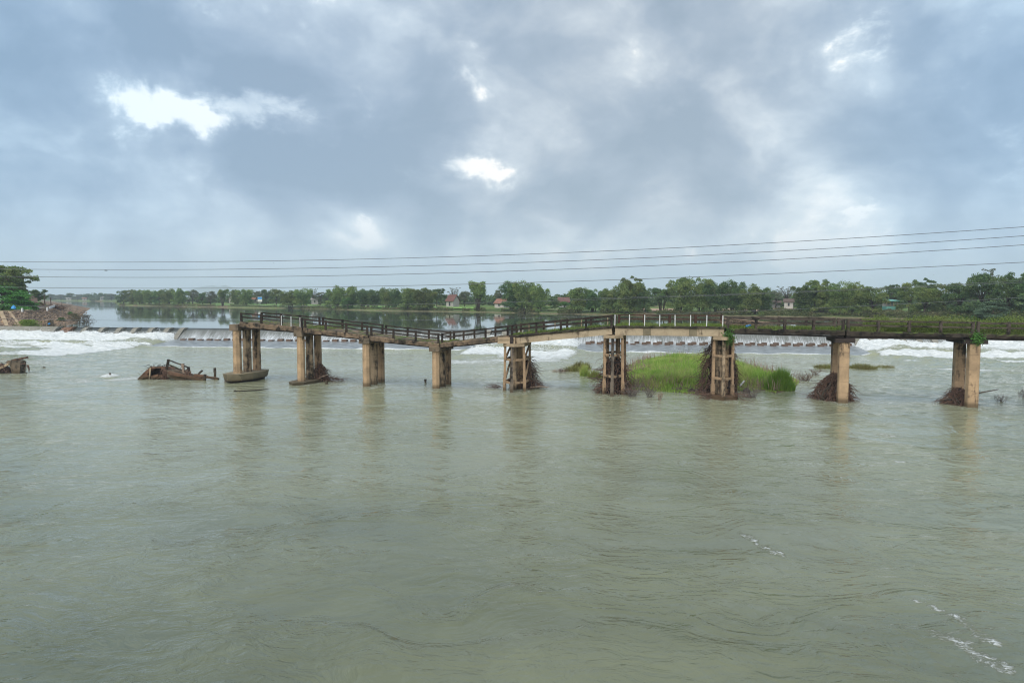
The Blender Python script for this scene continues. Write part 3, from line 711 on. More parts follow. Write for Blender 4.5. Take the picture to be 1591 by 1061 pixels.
# hills far behind
def hill(pts, D, base=-10):
    m = MB(); n = len(pts); vs = []
    for px, py in pts:
        p = PY(px, py, D)
        vs += [Vector((p.x, D - 500, base)), Vector((p.x, D - 220, (p.z - base) * .55 + base)), Vector((p.x, D, p.z)), Vector((p.x, D + 700, base))]
    m.add(vs, [(4*i+j, 4*i+4+j, 4*i+5+j, 4*i+1+j) for i in range(n-1) for j in range(3)])
    tag(m.build('distant_hills', M['hill'], smooth=True), kind='structure')
hill([(250, 466), (285, 455), (303, 447.5), (318, 444.6), (330, 443.6), (338, 445.2), (350, 443.2), (362, 447), (375, 449), (388, 447.5), (402, 452), (430, 458), (460, 466)], 7000)
hill([(1090, 466), (1130, 449), (1150, 443.5), (1165, 443), (1185, 447), (1230, 452), (1300, 458), (1350, 466)], 7200)
hill([(1460, 466), (1500, 452), (1540, 448), (1600, 452), (1700, 466)], 7300)

# ------------------------------------------------------------------ bridge
bridge = empty('broken_bridge', (0, cb, 0), 'long narrow concrete bridge with sagging mouldy deck and low railings standing on nine piers', 'bridge')
BO = Vector((0, cb, 0))
DW = 3.75                                   # deck width
def Bl(u, wv, z): return B(u, wv, z) - BO
spans = [  # (px, slab top, slab bottom, girder bottom) at the left and right end
    ((372, 500.0, 508.0, 510.5), (469, 508.3, 516.0, 517.5), 'a'),
    ((471, 509.0, 517.0, 519.0), (571, 521.0, 527.5, 529.0), 'a'),
    ((574, 521.8, 529.0, 531.0), (682, 533.6, 540.0, 541.0), 'a'),
    ((684, 533.0, 540.0, 541.3), (790, 521.5, 529.0, 531.0), 'a'),
    ((793, 521.0, 524.5, 534.0), (952, 506.0, 509.3, 520.3), 'b'),
    ((954, 505.8, 509.3, 521.0), (1127, 507.6, 511.0, 523.0), 'b'),
    ((1129, 510.0, 517.0, 518.8), (1313, 513.6, 521.5, 525.5), 'c'),
    ((1316, 514.4, 522.0, 525.8), (1515, 518.4, 524.5, 528.2), 'c'),
    ((1518, 518.6, 525.0, 528.4), (1720, 522.0, 529.5, 533.0), 'c')]
span_info = []
for si, (e0, e1, kd) in enumerate(spans):
    u0, zt0 = on_edge(e0[0], e0[1]); _, zb0 = on_edge(e0[0], e0[2]); _, zg0 = on_edge(e0[0], e0[3])
    u1, zt1 = on_edge(e1[0], e1[1]); _, zb1 = on_edge(e1[0], e1[2]); _, zg1 = on_edge(e1[0], e1[3])
    span_info.append((u0, zt0, u1, zt1, zb0, zb1, zg0, zg1))
    m = MB(); nseg = 26
    # slab: ragged edge made of many short pieces in one mesh
    ring = []; fs = []
    for i in range(nseg + 1):
        t = i / nseg; u = u0 + (u1 - u0) * t; zt = zt0 + (zt1 - zt0) * t; zb = zb0 + (zb1 - zb0) * t
        j = .035 if kd != 'b' else .025
        r = rnd.uniform
        ring += [Bl(u, -.15 + r(-j, j), zb + r(-j, j)), Bl(u, -.15 + r(-j, j), zt - .12 + r(-j, j)), Bl(u, -.10 + r(-j, j) * .5, zt + r(-j, j) * .6),
                 Bl(u, DW / 2, zt + .03 + r(-.01, .01)), Bl(u, DW - .05, zt + r(-j, j) * .6), Bl(u, DW, zb)]
    k = 6
    for i in range(nseg):
        for q in range(k):
            a, b = i * k + q, i * k + (q + 1) % k
            fs.append((a, a + k, b + k, b))
    fs += [tuple(range(k)), tuple(range(nseg * k, nseg * k + k))[::-1]]
    m.add(ring, fs)
    sp = m.build('deck_span', M['slab'] if kd == 'a' else M['slab_dark'], bridge)
    # girders
    if kd == 'b':
        for wv in (.0, 1.7, DW - .35):
            m = MB(); m.rough_beam(Bl(u0 + (.55 if si == 4 else .1), wv + .12, (zb0 + zg0) / 2), Bl(u1 - .08, wv + .12, (zb1 + zg1) / 2), .34, abs(zb0 - zg0) - .01, 10, .008); m.build('girder', M['girder'], sp)
        if si == 5:                          # repaired joints on the girder face
            for px in (1005, 1077):
                u, z = on_edge(px, 516); m = MB(); m.rough_beam(Bl(u - .35, -.065, z), Bl(u + .35, -.065, z), .012, abs(zb0 - zg0) * .97, 3, .0); m.build('joint_patch', M['footing'], sp)
    else:
        for wv in (.18, DW - .35):
            m = MB(); m.rough_beam(Bl(u0 + .02, wv, (zb0 + zg0) / 2), Bl(u1 - .02, wv, (zb1 + zg1) / 2), .32, max(.12, zb0 - zg0) - .005, 8, .01); m.build('girder', M['girder_dark'], sp)
    # railings
    nb = 3 if si < 4 else 4
    uu = [u0 + .12 + (u1 - u0 - .24) * i / nb for i in range(nb + 1)]
    zz = [zt0 + (zt1 - zt0) * (u - u0) / (u1 - u0) for u in uu]
    ph = .97
    for side, wv in (('near', .03), ('far', DW - .12)):
        mat = M['rail'] if si < 5 else M['rail_grey']
        if si == 5: mat = M['rail_red']
        have_near = not (side == 'near' and si == 5)
        gone = set()
        if side == 'near' and si == 0: gone = {2}
        if side == 'far' and si == 3: gone = {1}
        lean = [(rnd.uniform(-.03, .03), rnd.uniform(-.03, .03)) for _ in uu]
        if have_near:
            for i, (u, z) in enumerate(zip(uu, zz)):
                hgt = ph + rnd.uniform(-.02, .03)
                m = MB(); m.rough_beam(Bl(u, wv, z - .1), Bl(u + lean[i][0], wv + lean[i][1], z + hgt), .20, .20, 5, .012)
                m.build('railing_post', mat, sp)
            for i in range(nb):
                if i in gone: continue
                for hh, th in ((ph - .09, .13), (.50, .12)):
                    m = MB()
                    a = Bl(uu[i] + .09, wv, zz[i] + hh + rnd.uniform(-.01, .01)); b = Bl(uu[i + 1] - .09, wv, zz[i + 1] + hh + rnd.uniform(-.01, .01))
                    mid = a.lerp(b, .5) + Vector((0, 0, rnd.uniform(-.04, .01)))
                    m.rough_beam(a, mid, .11, th, 4, .008); m.rough_beam(mid, b, .11, th, 4, .008)
                    m.build('rail', mat, sp)
    span_info[-1] = span_info[-1] + (sp,)
def steel_posts(si, pxs, ytop, far=False, wire=False, mat='white_paint'):
    u0, zt0, u1, zt1, *_r, sp = span_info[si]; off = DW - .3 if far else -.05
    tops = []
    for px in pxs:
        u, z = on_edge(px, ytop, -.05)
        zt = zt0 + (zt1 - zt0) * (u - u0) / (u1 - u0)
        if far: u += .3
        m = MB(); top_ = Bl(u + rnd.uniform(-.02, .02), off, zt + (1.0 if not far else .85)); tops.append(top_)
        m.tube([Bl(u, off, zt - .12), top_], [.045, .045], 6); m.build('steel_post', M[mat], sp)
    if wire:
        for dz in (-.03, -.5):
            m = MB(); m.tube([t + Vector((0, 0, dz)) for t in tops], [.012] * len(tops), 4); m.build('rail_wire', M['rail_red'], sp)
steel_posts(0, (437, 452, 466), 500)
steel_posts(5, (955.5, 978, 1001.5, 1025, 1049, 1073, 1098, 1123), 500, wire=True)
steel_posts(4, (805, 847, 890, 933), 510, far=True, mat='cap_tan')

# --- piers
def octagon(u, wv, r, n=8, rot=R(22.5)):
    return [(u + r * math.cos(rot + 2 * math.pi * k / n), wv + r * math.sin(rot + 2 * math.pi * k / n)) for k in range(n)]
def prism_uw(poly, z0, z1, top=1.0, cc=None, n=1, j=0.0):
    m = MB(); k = len(poly)
    if cc is None: cc = (sum(p[0] for p in poly) / k, sum(p[1] for p in poly) / k)
    vs = []
    for i in range(n + 1):
        t = i / n; s = 1 + (top - 1) * t
        for p in poly: vs.append(Bl(cc[0] + (p[0] - cc[0]) * s + rnd.uniform(-j, j), cc[1] + (p[1] - cc[1]) * s + rnd.uniform(-j, j), z0 + (z1 - z0) * t))
    fs = [tuple(range(k))[::-1], tuple(range(n * k, n * k + k))]
    for i in range(n):
        for q in range(k): fs.append((i * k + q, i * k + (q + 1) % k, (i + 1) * k + (q + 1) % k, (i + 1) * k + q))
    m.add(vs, fs); return m
def zpx(px, py, off=-.15): return on_edge(px, py, off)[1]
pier_u = []
# piers 1-4: three stout columns under a cap
for i, (pxc, pyc, ctop, cbot, cw, colw, foot) in enumerate([
        (366.5, 540, 504.0, 514.0, 1.05, .84, 'big'), (466, 555, 513.0, 523.0, 1.0, .76, 'low'), (568, 565, 525.5, 534.0, 1.15, .74, None), (676.5, 575, 538.5, 546.5, 1.1, .72, None)]):
    u, _ = on_edge(pxc, pyc, 0); u2, _ = on_edge(pxc, pyc, -.3); pier_u.append(u)
    zt, zb = zpx(pxc, ctop, -.3), zpx(pxc, cbot, -.3)
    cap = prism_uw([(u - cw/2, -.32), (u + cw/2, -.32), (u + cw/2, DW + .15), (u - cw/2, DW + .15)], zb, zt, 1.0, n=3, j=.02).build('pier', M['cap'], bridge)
    z0 = .92 if foot == 'big' else (.30 if foot == 'low' else -1.5)
    for k, wv in enumerate((.20, 1.90, 3.60)):
        r = colw / 2 / math.cos(R(22.5))
        m = prism_uw(octagon(u, wv, r), z0, zb, .97, n=8, j=.006)
        m.build('column', (M['column'], M['column_stained'], M['column_worn'])[k], cap)
    if foot:
        hw = 1.35 if foot == 'big' else 1.05
        zt_ = z0; zb_ = .22 if foot == 'big' else -.6
        poly = [(u, -1.35), (u + hw * .72, -.55), (u + hw, .9), (u + hw, 3.3), (u + hw * .6, 4.4), (u - hw * .6, 4.4), (u - hw, 3.3), (u - hw, .5), (u - hw * .8, -.6)]
        prism_uw(poly, zb_, zt_, 1.07, n=2, j=.03).build('footing', M['footing'], cap)
        if foot == 'big':
            prism_uw([(p[0] * .86 + u * .14, p[1] * .86 + 1.5 * .14) for p in poly], -1.5, .23, 1.0).build('footing_shadow_base', M['debris_shade_dark'], cap)  # inset base, near-black: the undercut's shadow is put into its colour
# piers 5-7: hexagonal frames of slender posts around inner columns
def lattice(pxc, pyc, zt, half, z_br, inner, mid_dark=True, wfront=-.85, foot=False, flare=.08, capbox=None):
    u, _ = on_edge(pxc, pyc, 0); pier_u.append(u)
    cap = prism_uw([(u - half - .12, .05), (u - .2, -.62), (u + .2, -.62), (u + half + .12, .05), (u + half + .12, 3.1), (u + .2, 3.9), (u - .2, 3.9), (u - half - .12, 3.1)], zt - .28, zt, 1.0, n=2, j=.015).build('pier', M['cap_tan'], bridge)
    P = [(-half, .35), (0, wfront), (half, .35), (half, 2.9), (0, 4.1), (-half, 2.9)]
    z1 = zt - .27
    def at(k, z, grow=0):
        f = 1 + flare * (1 - (z / z1)); x, y = P[k]
        yy = 1.6 + (y - 1.6) * (.86 + .14 * (1 - z / z1) if k in (1, 4) else 1.0)
        return Bl(u + x * f, yy, z)
    for k in range(6):
        m = MB(); m.rough_beam(at(k, -1.2), at(k, 1.25), .31, .31, 4, .012); m.rough_beam(at(k, 1.22), at(k, z1), .235, .235, 8, .008)
        m.build('post', M['column_worn'] if k != 1 else (M['dark_post'] if mid_dark else M['column_stained']), cap)
    for z in z_br:
        for k in range(6):
            a, b = at(k, z), at((k + 1) % 6, z)
            m = MB(); m.rough_beam(a, b, .16, .20, 4, .012); m.build('brace', M['column_worn'], cap)
    zs = [z1] + sorted(z_br, reverse=True)
    for q in range(len(zs) - 1):
        for a, b in ((2, 3), (0, 5)):
            m = MB(); m.rough_beam(at(a, zs[q + 1]), at(b, zs[q]), .15, .15, 5, .008); m.build('brace', M['column_worn'], cap)
    for (du, wv, r) in inner:
        m = prism_uw(octagon(u + du, wv, r, 12), -1.5, z1, .97, n=6, j=.004); m.build('column', M['column_stained'] if du <= 0 else M['column'], cap)
    if foot:
        prism_uw([(u - 1.35, -.2), (u, -1.25), (u + 1.35, -.2), (u + 1.35, 3.4), (u, 4.4), (u - 1.35, 3.4)], -1.0, .28, .97, n=2, j=.04).build('footing', M['rust'], cap)
    return u, cap
zz5 = zpx(805, 534, 0)
u5, cap5 = lattice(798, 570, zz5, .92, (zpx(798, 559, 0), zpx(798, 594, 0)), [(-.25, 1.1, .36), (.1, 2.5, .36)])
prism_uw([(u5 - 1.5, -.3), (u5 + .2, -.3), (u5 + .2, DW), (u5 - 1.5, DW)], zz5 + .01, zpx(790, 524.0, -.3), 1.0, n=3, j=.03).build('bearing_block', M['cap_tan'], cap5)
prism_uw([(u5 - .28, -.36), (u5 + .05, -.36), (u5 + .05, -.305), (u5 - .28, -.305)], zz5 - .2, zpx(790, 521, -.3), 1.0, n=4, j=.012).build('stain_post', M['girder_dark'], cap5)
u6, cap6 = lattice(952.5, 570, zpx(952, 520.8, 0), .80, (zpx(952, 551.5, 0), zpx(952, 584, 0)), [(.25, 3.0, .13), (-.3, 2.5, .13)])
u7, cap7 = lattice(1123.5, 575, zpx(1124, 523.2, 0), .80, (zpx(1124, 553, 0), zpx(1124, 588, 0)), [(-.30, 1.2, .33), (.28, 1.35, .30)], wfront=-.5, mid_dark=False, foot=True, flare=.05)
# piers 8-9: a pair of square columns under a dark cap
for (pxc, pyc, ytop, ybot, cwd, colw, wv2) in [(1310.7, 590, 525.8, 532.5, 1.55, .82, 3.0), (1512.5, 590, 528.4, 534.5, 1.75, .80, 3.1)]:
    u, _ = on_edge(pxc, pyc, 0); pier_u.append(u); zt, zb = zpx(pxc, ytop, -.2), zpx(pxc, ybot, -.2)
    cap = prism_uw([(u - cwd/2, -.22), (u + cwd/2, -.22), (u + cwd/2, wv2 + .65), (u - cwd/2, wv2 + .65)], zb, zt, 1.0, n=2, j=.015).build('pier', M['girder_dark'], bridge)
    for wv in (.22, wv2):
        h = colw / 2; ch = .06
        poly = [(u-h+ch, wv-h), (u+h-ch, wv-h), (u+h, wv-h+ch), (u+h, wv+h-ch), (u+h-ch, wv+h), (u-h+ch, wv+h), (u-h, wv+h-ch), (u-h, wv-h+ch)]
        prism_uw(poly, -1.5, zb, .96, n=7, j=.008).build('column', M['column'] if wv < 1 else M['column_worn'], cap)

# ------------------------------------------------------------------ weeds on the deck
def blades(pts, hts_, wd, lean=.35):
    n = len(pts); p = np.asarray(pts); a = rng.uniform(0, 2 * np.pi, n)
    dx = np.stack([np.cos(a), np.sin(a), np.zeros(n)], 1) * (np.asarray(wd) / 2 if np.ndim(wd) else wd / 2 * np.ones(n))[:, None]
    ln = rng.normal(0, lean, (n, 2)) * hts_[:, None]
    tip = p + np.stack([ln[:, 0], ln[:, 1], hts_], 1); mid = p + np.stack([ln[:, 0] * .3, ln[:, 1] * .3, hts_ * .55], 1)
    V = np.stack([p - dx, p + dx, mid + dx * .8, tip, mid - dx * .8], 1).reshape(-1, 3)
    k = np.arange(n)[:, None] * 5
    F1 = np.concatenate([k + np.array([[0, 1, 2, 4]])]); F2 = k + np.array([[4, 2, 3]])
    return V, F1, F2
def blade_obj(name, pts, hts_, wd, mat, lean=.35):
    V, F1, F2 = blades(pts, hts_, wd, lean)
    me = bpy.data.meshes.new(name); nv = len(V)
    me.vertices.add(nv); me.vertices.foreach_set('co', V.astype(np.float32).ravel())
    li = np.concatenate([F1.ravel(), F2.ravel()]); me.loops.add(len(li)); me.loops.foreach_set('vertex_index', li.astype(np.int32))
    st = np.concatenate([np.arange(len(F1)) * 4, F1.size + np.arange(len(F2)) * 3]); to = np.concatenate([np.full(len(F1), 4), np.full(len(F2), 3)])
    me.polygons.add(len(st)); me.polygons.foreach_set('loop_start', st.astype(np.int32)); me.polygons.foreach_set('loop_total', to.astype(np.int32))
    me.materials.append(mat); me.update(calc_edges=True); me.validate(); return link(name, me)
def deck_pts(n, si, a, b, w0, w1, clump=1.0):
    u0, zt0, u1, zt1, *_r = span_info[si]; out = []
    while len(out) < n:
        t = rnd.uniform(a, b); wv = rnd.uniform(w0, w1); u = u0 + (u1 - u0) * t
        if float(fbm(np.array(u), np.array(wv * 1.5), 1.6, 3, 50 + si)) < .5 + .0 * clump and rnd.random() < .8: continue
        out.append(tuple(B(u, wv, zt0 + (zt1 - zt0) * t + .01)))
    return np.array(out)
dp = [(0, .05, 1, .2, 3.4, 350, .12), (1, 0, .35, .3, 3.4, 500, .16), (2, .7, 1, .2, 3.4, 200, .12), (3, 0, .12, .2, 3.4, 250, .16), (4, 0, 1, -.1, .5, 1500, .14), (4, 0, 1, .5, 3.5, 1200, .16),
      (5, 0, 1, -.1, .6, 1600, .11), (5, 0, 1, .6, 3.5, 2500, .16), (6, 0, 1, -.1, 3.5, 3800, .20), (7, 0, .3, -.1, 3.5, 2200, .30)]
P_ = np.concatenate([deck_pts(n, si, a, b, w0, w1) for si, a, b, w0, w1, n, h in dp])
H_ = np.concatenate([np.full(n, h) * rng.uniform(.5, 1.5, n) for si, a, b, w0, w1, n, h in dp])
tag(blade_obj('deck_grass', P_, H_, .035, M['weed'], .5), 'short green grass and moss growing on the bridge deck', 'grass', kind='stuff')
# taller leafy weeds on the right-hand deck
def weed_cloud(specs):
    cs = []
    for si, a, b, w0, w1, n, hh in specs:
        u0, zt0, u1, zt1, *_r = span_info[si]
        for _ in range(n):
            t = rnd.uniform(a, b); wv = rnd.uniform(w0, w1); u = u0 + (u1 - u0) * t
            k = float(fbm(np.array(u), np.array(wv), 1.3, 3, 60)); z = rnd.random() ** 1.3 * hh * (0.3 + 1.4 * k)
            cs.append(tuple(B(u, wv, zt0 + (zt1 - zt0) * t + .03 + z)))
    return np.array(cs)
cs = weed_cloud([(7, .20, 1.0, .2, 3.5, 17000, 1.0), (8, 0, 1.0, .1, 3.6, 15000, 1.15), (7, .0, .25, .6, 3.4, 1500, .35), (6, .02, .25, .5, 3.3, 900, .3)])
V, Fq = leaf_quads(cs, .055, asp=.6)
tag(link('deck_weeds', np_mesh('deck_weeds', V, Fq, M['weed'])), 'leafy creeping weeds covering the right-hand end of the bridge deck', 'weeds', kind='stuff')
# hanging plants at two joints
def hanging(pxc, pyc, rx, rz, n, label, off=-.35):
    u, z = on_edge(pxc, pyc, off); c_ = B(u, off, z)
    pts = []
    for _ in range(n):
        a = rnd.gauss(0, .42), rnd.gauss(0, .35), rnd.gauss(0, .42)
        pts.append(tuple(U * (a[0] * rx) + W * (a[1] * .35) + Vector((0, 0, a[2] * rz))))
    V, Fq = leaf_quads(np.array(pts), .06, asp=.65)
    o = link('foliage', np_mesh('foliage', V, Fq, M['leaf_green']))
    e = empty('creeper', c_, label, 'creeper'); o.parent = e
    m = MB()
    for _ in range(10):
        a = Vector((0, .3, rz * .4)); b = U * rnd.uniform(-rx, rx) * .6 + Vector((0, 0, rnd.uniform(-rz, rz) * .7)); m.tube([a, (a + b) * .5 + Vector((0, -.1, .1)), b], [.015, .012, .008], 4)
    m.build('stem', M['bark'], e)
hanging(1133, 524, .55, .75, 900, 'dark green creeper hanging over the deck joint above the debris-packed frame pier')
hanging(1519, 526, .55, .62, 620, 'bright green creeper hanging from the deck joint above the rightmost pier')

# ------------------------------------------------------------------ driftwood
def twiggy(m, n, fn, ln, r0, droop=.5, seg=4, nsides=4):
    for _ in range(n):
        p, d = fn(); L = ln * rnd.uniform(.45, 1.3); pts = [Vector(p)]; d = Vector(d).normalized()
        for _s in range(seg):
            d = (d + Vector((rnd.gauss(0, .25), rnd.gauss(0, .25), rnd.gauss(0, .2) - droop * .35))).normalized()
            pts.append(pts[-1] + d * (L / seg))
        rr = r0 * rnd.uniform(.5, 1.4); m.tube(pts, [rr * (1 - .75 * i / seg) for i in range(seg + 1)], nsides)
def lump(cx, cy, rx, ry, h, n=14, rings=7, j=.16, z0=-.4, power=.7):
    vs = []; fs = []
    for i in range(rings + 1):
        t = i / rings
        for k in range(n):
            a = 2 * math.pi * k / n; q = (1 - t ** (1 / power)) if False else (1 - t) ** power
            vs.append((cx + rx * q * math.cos(a) * rnd.uniform(1 - j, 1 + j), cy + ry * q * math.sin(a) * rnd.uniform(1 - j, 1 + j), z0 + (h - z0) * t + rnd.uniform(-j, j) * .3))
    for i in range(rings):
        for k in range(n): fs.append((i * n + k, i * n + (k + 1) % n, (i + 1) * n + (k + 1) % n, (i + 1) * n + k))
    fs.append(tuple(range(rings * n, rings * n + n))); return vs, fs
def pile(name, label, u, wv, ru, rw, h, n, tails=(), mat='twig', power=.6, ln=None, spread=1.0):
    lop = rnd.choice((-1, 1)); c0 = B(u, wv, 0); e = empty(name, c0, label, 'debris', 'flood debris caught against the bridge piers')
    m = MB(); vs, fs = lump(0, 0, ru * .84, rw * .84, h * .93, power=power, j=.26, n=18, rings=9)
    m.add([U * v_[0] + W * v_[1] + Vector((0, 0, v_[2])) for v_ in vs], fs); m.build('matted_core', M['debris_shade_dark'], e)
    m = MB()
    def fn():
        t = rnd.random() ** 1.1; a = rnd.uniform(0, 2 * math.pi); q = (1 - t) ** power
        p = U * (ru * q * math.cos(a) * .95 * (1.25 if math.cos(a) * lop > 0 else .85)) + W * (rw * q * math.sin(a) * .95) + Vector((0, 0, h * t * .97))
        out = U * math.cos(a) + W * math.sin(a)
        return p + Vector((rnd.gauss(0, .08), rnd.gauss(0, .08), 0)), out * rnd.uniform(.0, .8) * spread + U * rnd.gauss(0, .75) + W * rnd.gauss(0, .5) + Vector((0, 0, rnd.uniform(-1.5, .35)))
    twiggy(m, int(n * 1.3), fn, ln or h * .45, .030, .6)
    m.build('twigs', M[mat], e)
    m = MB()
    for _ in range(7):                     # whole branches and logs jammed in the heap
        a = U * rnd.uniform(-ru, ru) * .9 + W * rnd.uniform(-rw, -.2 * rw) + Vector((0, 0, rnd.uniform(.0, h * .4))); b = a + U * rnd.gauss(0, 1.0) + W * rnd.gauss(0, .4) + Vector((0, 0, rnd.uniform(-.1, .9)))
        m = MB(); m.tube([a, a.lerp(b, .5) + Vector((rnd.gauss(0, .1), 0, .08)), b], [.085, .07, .035], 6); m.build('log', M['twig_pale'] if rnd.random() < .35 else M['bark'], e)
    if tails:
        for (du, dw_, L, hh) in tails:
            m = MB()
            def ft(): return (U * (du + rnd.gauss(0, .3)) + W * (dw_ + rnd.gauss(0, .3)) + Vector((0, 0, rnd.uniform(0, hh)))), (U * (1 if L > 0 else -1) + Vector((0, 0, rnd.uniform(-.1, .5))) + W * rnd.gauss(0, .5))
            twiggy(m, 36, ft, abs(L), .022, .5); m.build('trailing_branch', M[mat], e)
    return e
def pile_px(pxl, pxr, pytop, wv, pz=None):   # extents -> u centre, half width, height
    a, zt = on_edge((pxl + pxr) / 2, pytop, wv); l, _ = on_edge(pxl, pytop + 20, wv); r, _ = on_edge(pxr, pytop + 20, wv)
    return (l + r) / 2, (r - l) / 2, zt
u_, ru, h_ = pile_px(487, 513, 564, 3.2)
pile('driftwood_pile', 'reddish brown root tangle on the low footing of the second pier from the left', u_, 3.0, ru, 1.2, h_, 330, tails=((ru * .6, 0, 1.6, .5), (ru * 1.3, .2, 1.6, .35)))
u_, ru, h_ = pile_px(806, 836, 552, 3.3)
pile('driftwood_pile', 'tall dark heap of branches leaning on the back of the leftmost frame pier', u_ - .3, 3.2, ru + .2, 1.5, h_ + .2, 480, tails=((ru, 0, 1.8, .5), (-2.6, -1.0, -1.0, .4)), ln=1.3)
pile('driftwood_pile', 'dark debris packed inside the frame pier between the two grass patches', u6 + .1, 2.0, 1.35, 1.9, zpx(950, 552, 2), 420, tails=((1.2, -1.8, 1.2, .6), (-1.2, -1.2, -1.0, .6)), power=.35)
pile('driftwood_pile', 'tall black mass of roots enclosing the frame pier in the green island', u7 + .05, 2.4, 1.65, 1.5, zpx(1122, 527, 2), 750, tails=((1.2, -2.8, 1.0, .7), (-1.2, -2.8, -1.2, .6), (-1.4, -.5, -1.2, 4.2)), power=.22, ln=1.0)
m = None
u_, ru, h_ = pile_px(1268, 1328, 578, 2.4)
pile('driftwood_pile', 'round brown bush of tangled twigs at the foot of the second pier from the right', u_, 2.2, ru, 1.6, h_, 620, power=.55, ln=1.3)
u_, ru, h_ = pile_px(1464, 1507, 600, 2.2)
pile('driftwood_pile', 'low slanting heap of brown sticks at the foot of the rightmost pier', u_ + .15, 1.9, ru, 1.3, h_, 430, power=.75, ln=1.0)
# heap of branches lying on the deck
u0, zt0, u1, zt1, *_r = span_info[6]
uc, _ = on_edge(1160, 505); e = empty('branch_heap', B(uc, 2.2, zt0 - .03), 'heap of dry pale branches lying on the deck behind the railing', 'debris')
m = MB()
def fnb(): return U * rnd.gauss(0, .9) + W * rnd.gauss(0, .4) + Vector((0, 0, rnd.uniform(.02, .55))), U * rnd.choice((-1, 1)) + W * rnd.gauss(0, .5) + Vector((0, 0, rnd.gauss(0, .15)))
twiggy(m, 230, fnb, 1.1, .022, .15); m.build('twigs', M['twig_pale'], e)
m = MB(); m.tube([U * -2.0 + Vector((0, -.4, .85)), U * 0 + Vector((0, -.6, .68)), U * 2.6 + Vector((0, -.5, .35))], [.04, .045, .02], 6)
m.tube([U * -1.2 + Vector((0, -.2, .75)), U * 2.4 + Vector((0, -.2, .48))], [.035, .03], 6); m.build('long_branch', M['twig_pale'], e)
ub, zb_ = on_edge(1163, 506.5, .4)
m = MB(); m.rough_beam(Vector((-.22, 0, .08)), Vector((.22, .05, .22)), .25, .12, 3, .04); o = m.build('plastic_bag', M['blue_plastic']); o.location = B(ub, .5, zb_ - .15); tag(o, 'crumpled bright blue plastic bag lying on the mossy deck beside the branches', 'bag')

# ------------------------------------------------------------------ island, reeds and water plants
isl_px = [(962, 600), (985, 604), (1010, 606), (1060, 609), (1105, 613), (1150, 606), (1185, 605), (1205, 609), (1232, 603), (1243, 592), (1218, 580), (1160, 567), (1100, 559), (1040, 557), (990, 560), (962, 575)]
ip = [PZ(x, y, .1) for x, y in isl_px]; poly = np.array([(p.x, p.y) for p in ip])
def inside(x, y, poly):
    r = np.zeros(np.shape(x), bool); n = len(poly); j = n - 1
    for i in range(n):
        xi, yi = poly[i]; xj, yj = poly[j]
        r ^= ((yi > y) != (yj > y)) & (x < (xj - xi) * (y - yi) / (yj - yi + 1e-9) + xi); j = i
    return r
def edge_d(x, y, poly):
    d = 1e9
    for i in range(len(poly)):
        a = poly[i]; b = poly[(i + 1) % len(poly)]; ab = b - a
        k = np.clip(((x - a[0]) * ab[0] + (y - a[1]) * ab[1]) / (ab @ ab), 0, 1); d = np.minimum(d, np.hypot(x - a[0] - k * ab[0], y - a[1] - k * ab[1]))
    return d
gx, gy = np.meshgrid(np.arange(poly[:, 0].min() - 2, poly[:, 0].max() + 2, .5), np.arange(poly[:, 1].min() - 2, poly[:, 1].max() + 2, .5))
ins = inside(gx, gy, poly); ed = edge_d(gx, gy, poly)
gz = np.where(ins, .05 + .45 * sstep(ed, 0, 4), .05 - ed * .6) + (fbm(gx, gy, 2.5, 3, 70) - .5) * .25
me = np_mesh('islet', np.stack([gx, gy, gz], -1).reshape(-1, 3), grid_faces(*gx.shape), M['mud'], True)
tag(link('islet_ground', me), kind='structure')
n = 95000; X = rng.uniform(poly[:, 0].min(), poly[:, 0].max(), n); Y = rng.uniform(poly[:, 1].min(), poly[:, 1].max(), n)
k = inside(X, Y, poly); X, Y = X[k], Y[k]; E = edge_d(X, Y, poly)
Zg = .05 + .45 * sstep(E, 0, 4); cl = fbm(X, Y, 1.6, 4, 80); bigc = fbm(X, Y, 6, 2, 84)
keep = (cl > .36) | (rng.random(len(X)) < .4); X, Y, E, Zg, cl, bigc = [q_[keep] for q_ in (X, Y, E, Zg, cl, bigc)]
spk = (rng.random(len(X)) < .05 * (fbm(X, Y, 1.1, 2, 88) > .5))
hh = (.16 + .60 * sstep(E, 0, 5.5)) * (.10 + cl * 1.8) * (1 + .9 * spk) * (.35 + bigc * 1.25) * rng.uniform(.6, 1.25, len(X))
tag(blade_obj('island_grass', np.stack([X, Y, Zg - .05], 1), hh, .055, M['grass'], .28), 'thick yellow-green grass covering the flat river island under the bridge', 'grass', kind='stuff')
def tuft(name, px, py, wpx, h, n, mat, label, cat='reeds', lean=.22, group=None, asp=.8, wd=.045):
    c_ = PZ(px, py, 0); r = wpx / 2 / F * c_.y
    a = rng.uniform(0, 2 * np.pi, n); q_ = np.sqrt(rng.random(n)); x = r * q_ * np.cos(a); y = r * asp * q_ * np.sin(a)
    k = fbm(x + px, y + py, .8, 3, 90)
    o = blade_obj(name, np.stack([x, y, np.full(n, -.25)], 1), (h * (1 - .62 * q_ ** 2) * (.30 + k * 1.3) * rng.uniform(.6, 1.2, n) + .25), wd, mat, lean)
    o.location = c_; tag(o, label, cat, group); return o
tuft('reed_clump', 1212, 606, 46, 1.9, 5200, M['reed'], 'tall dense dark green reed clump at the right tip of the grassy island', lean=.13, asp=.55, wd=.055)
RG = 'yellowing tufts of river grass'
n = 2600; X = rng.uniform(poly[:, 0].min(), poly[:, 0].max(), n * 3); Y = rng.uniform(poly[:, 1].min(), poly[:, 1].max(), n * 3)
k = inside(X, Y, poly) & (fbm(X, Y, 2.2, 3, 91) > .55); X, Y = X[k], Y[k]
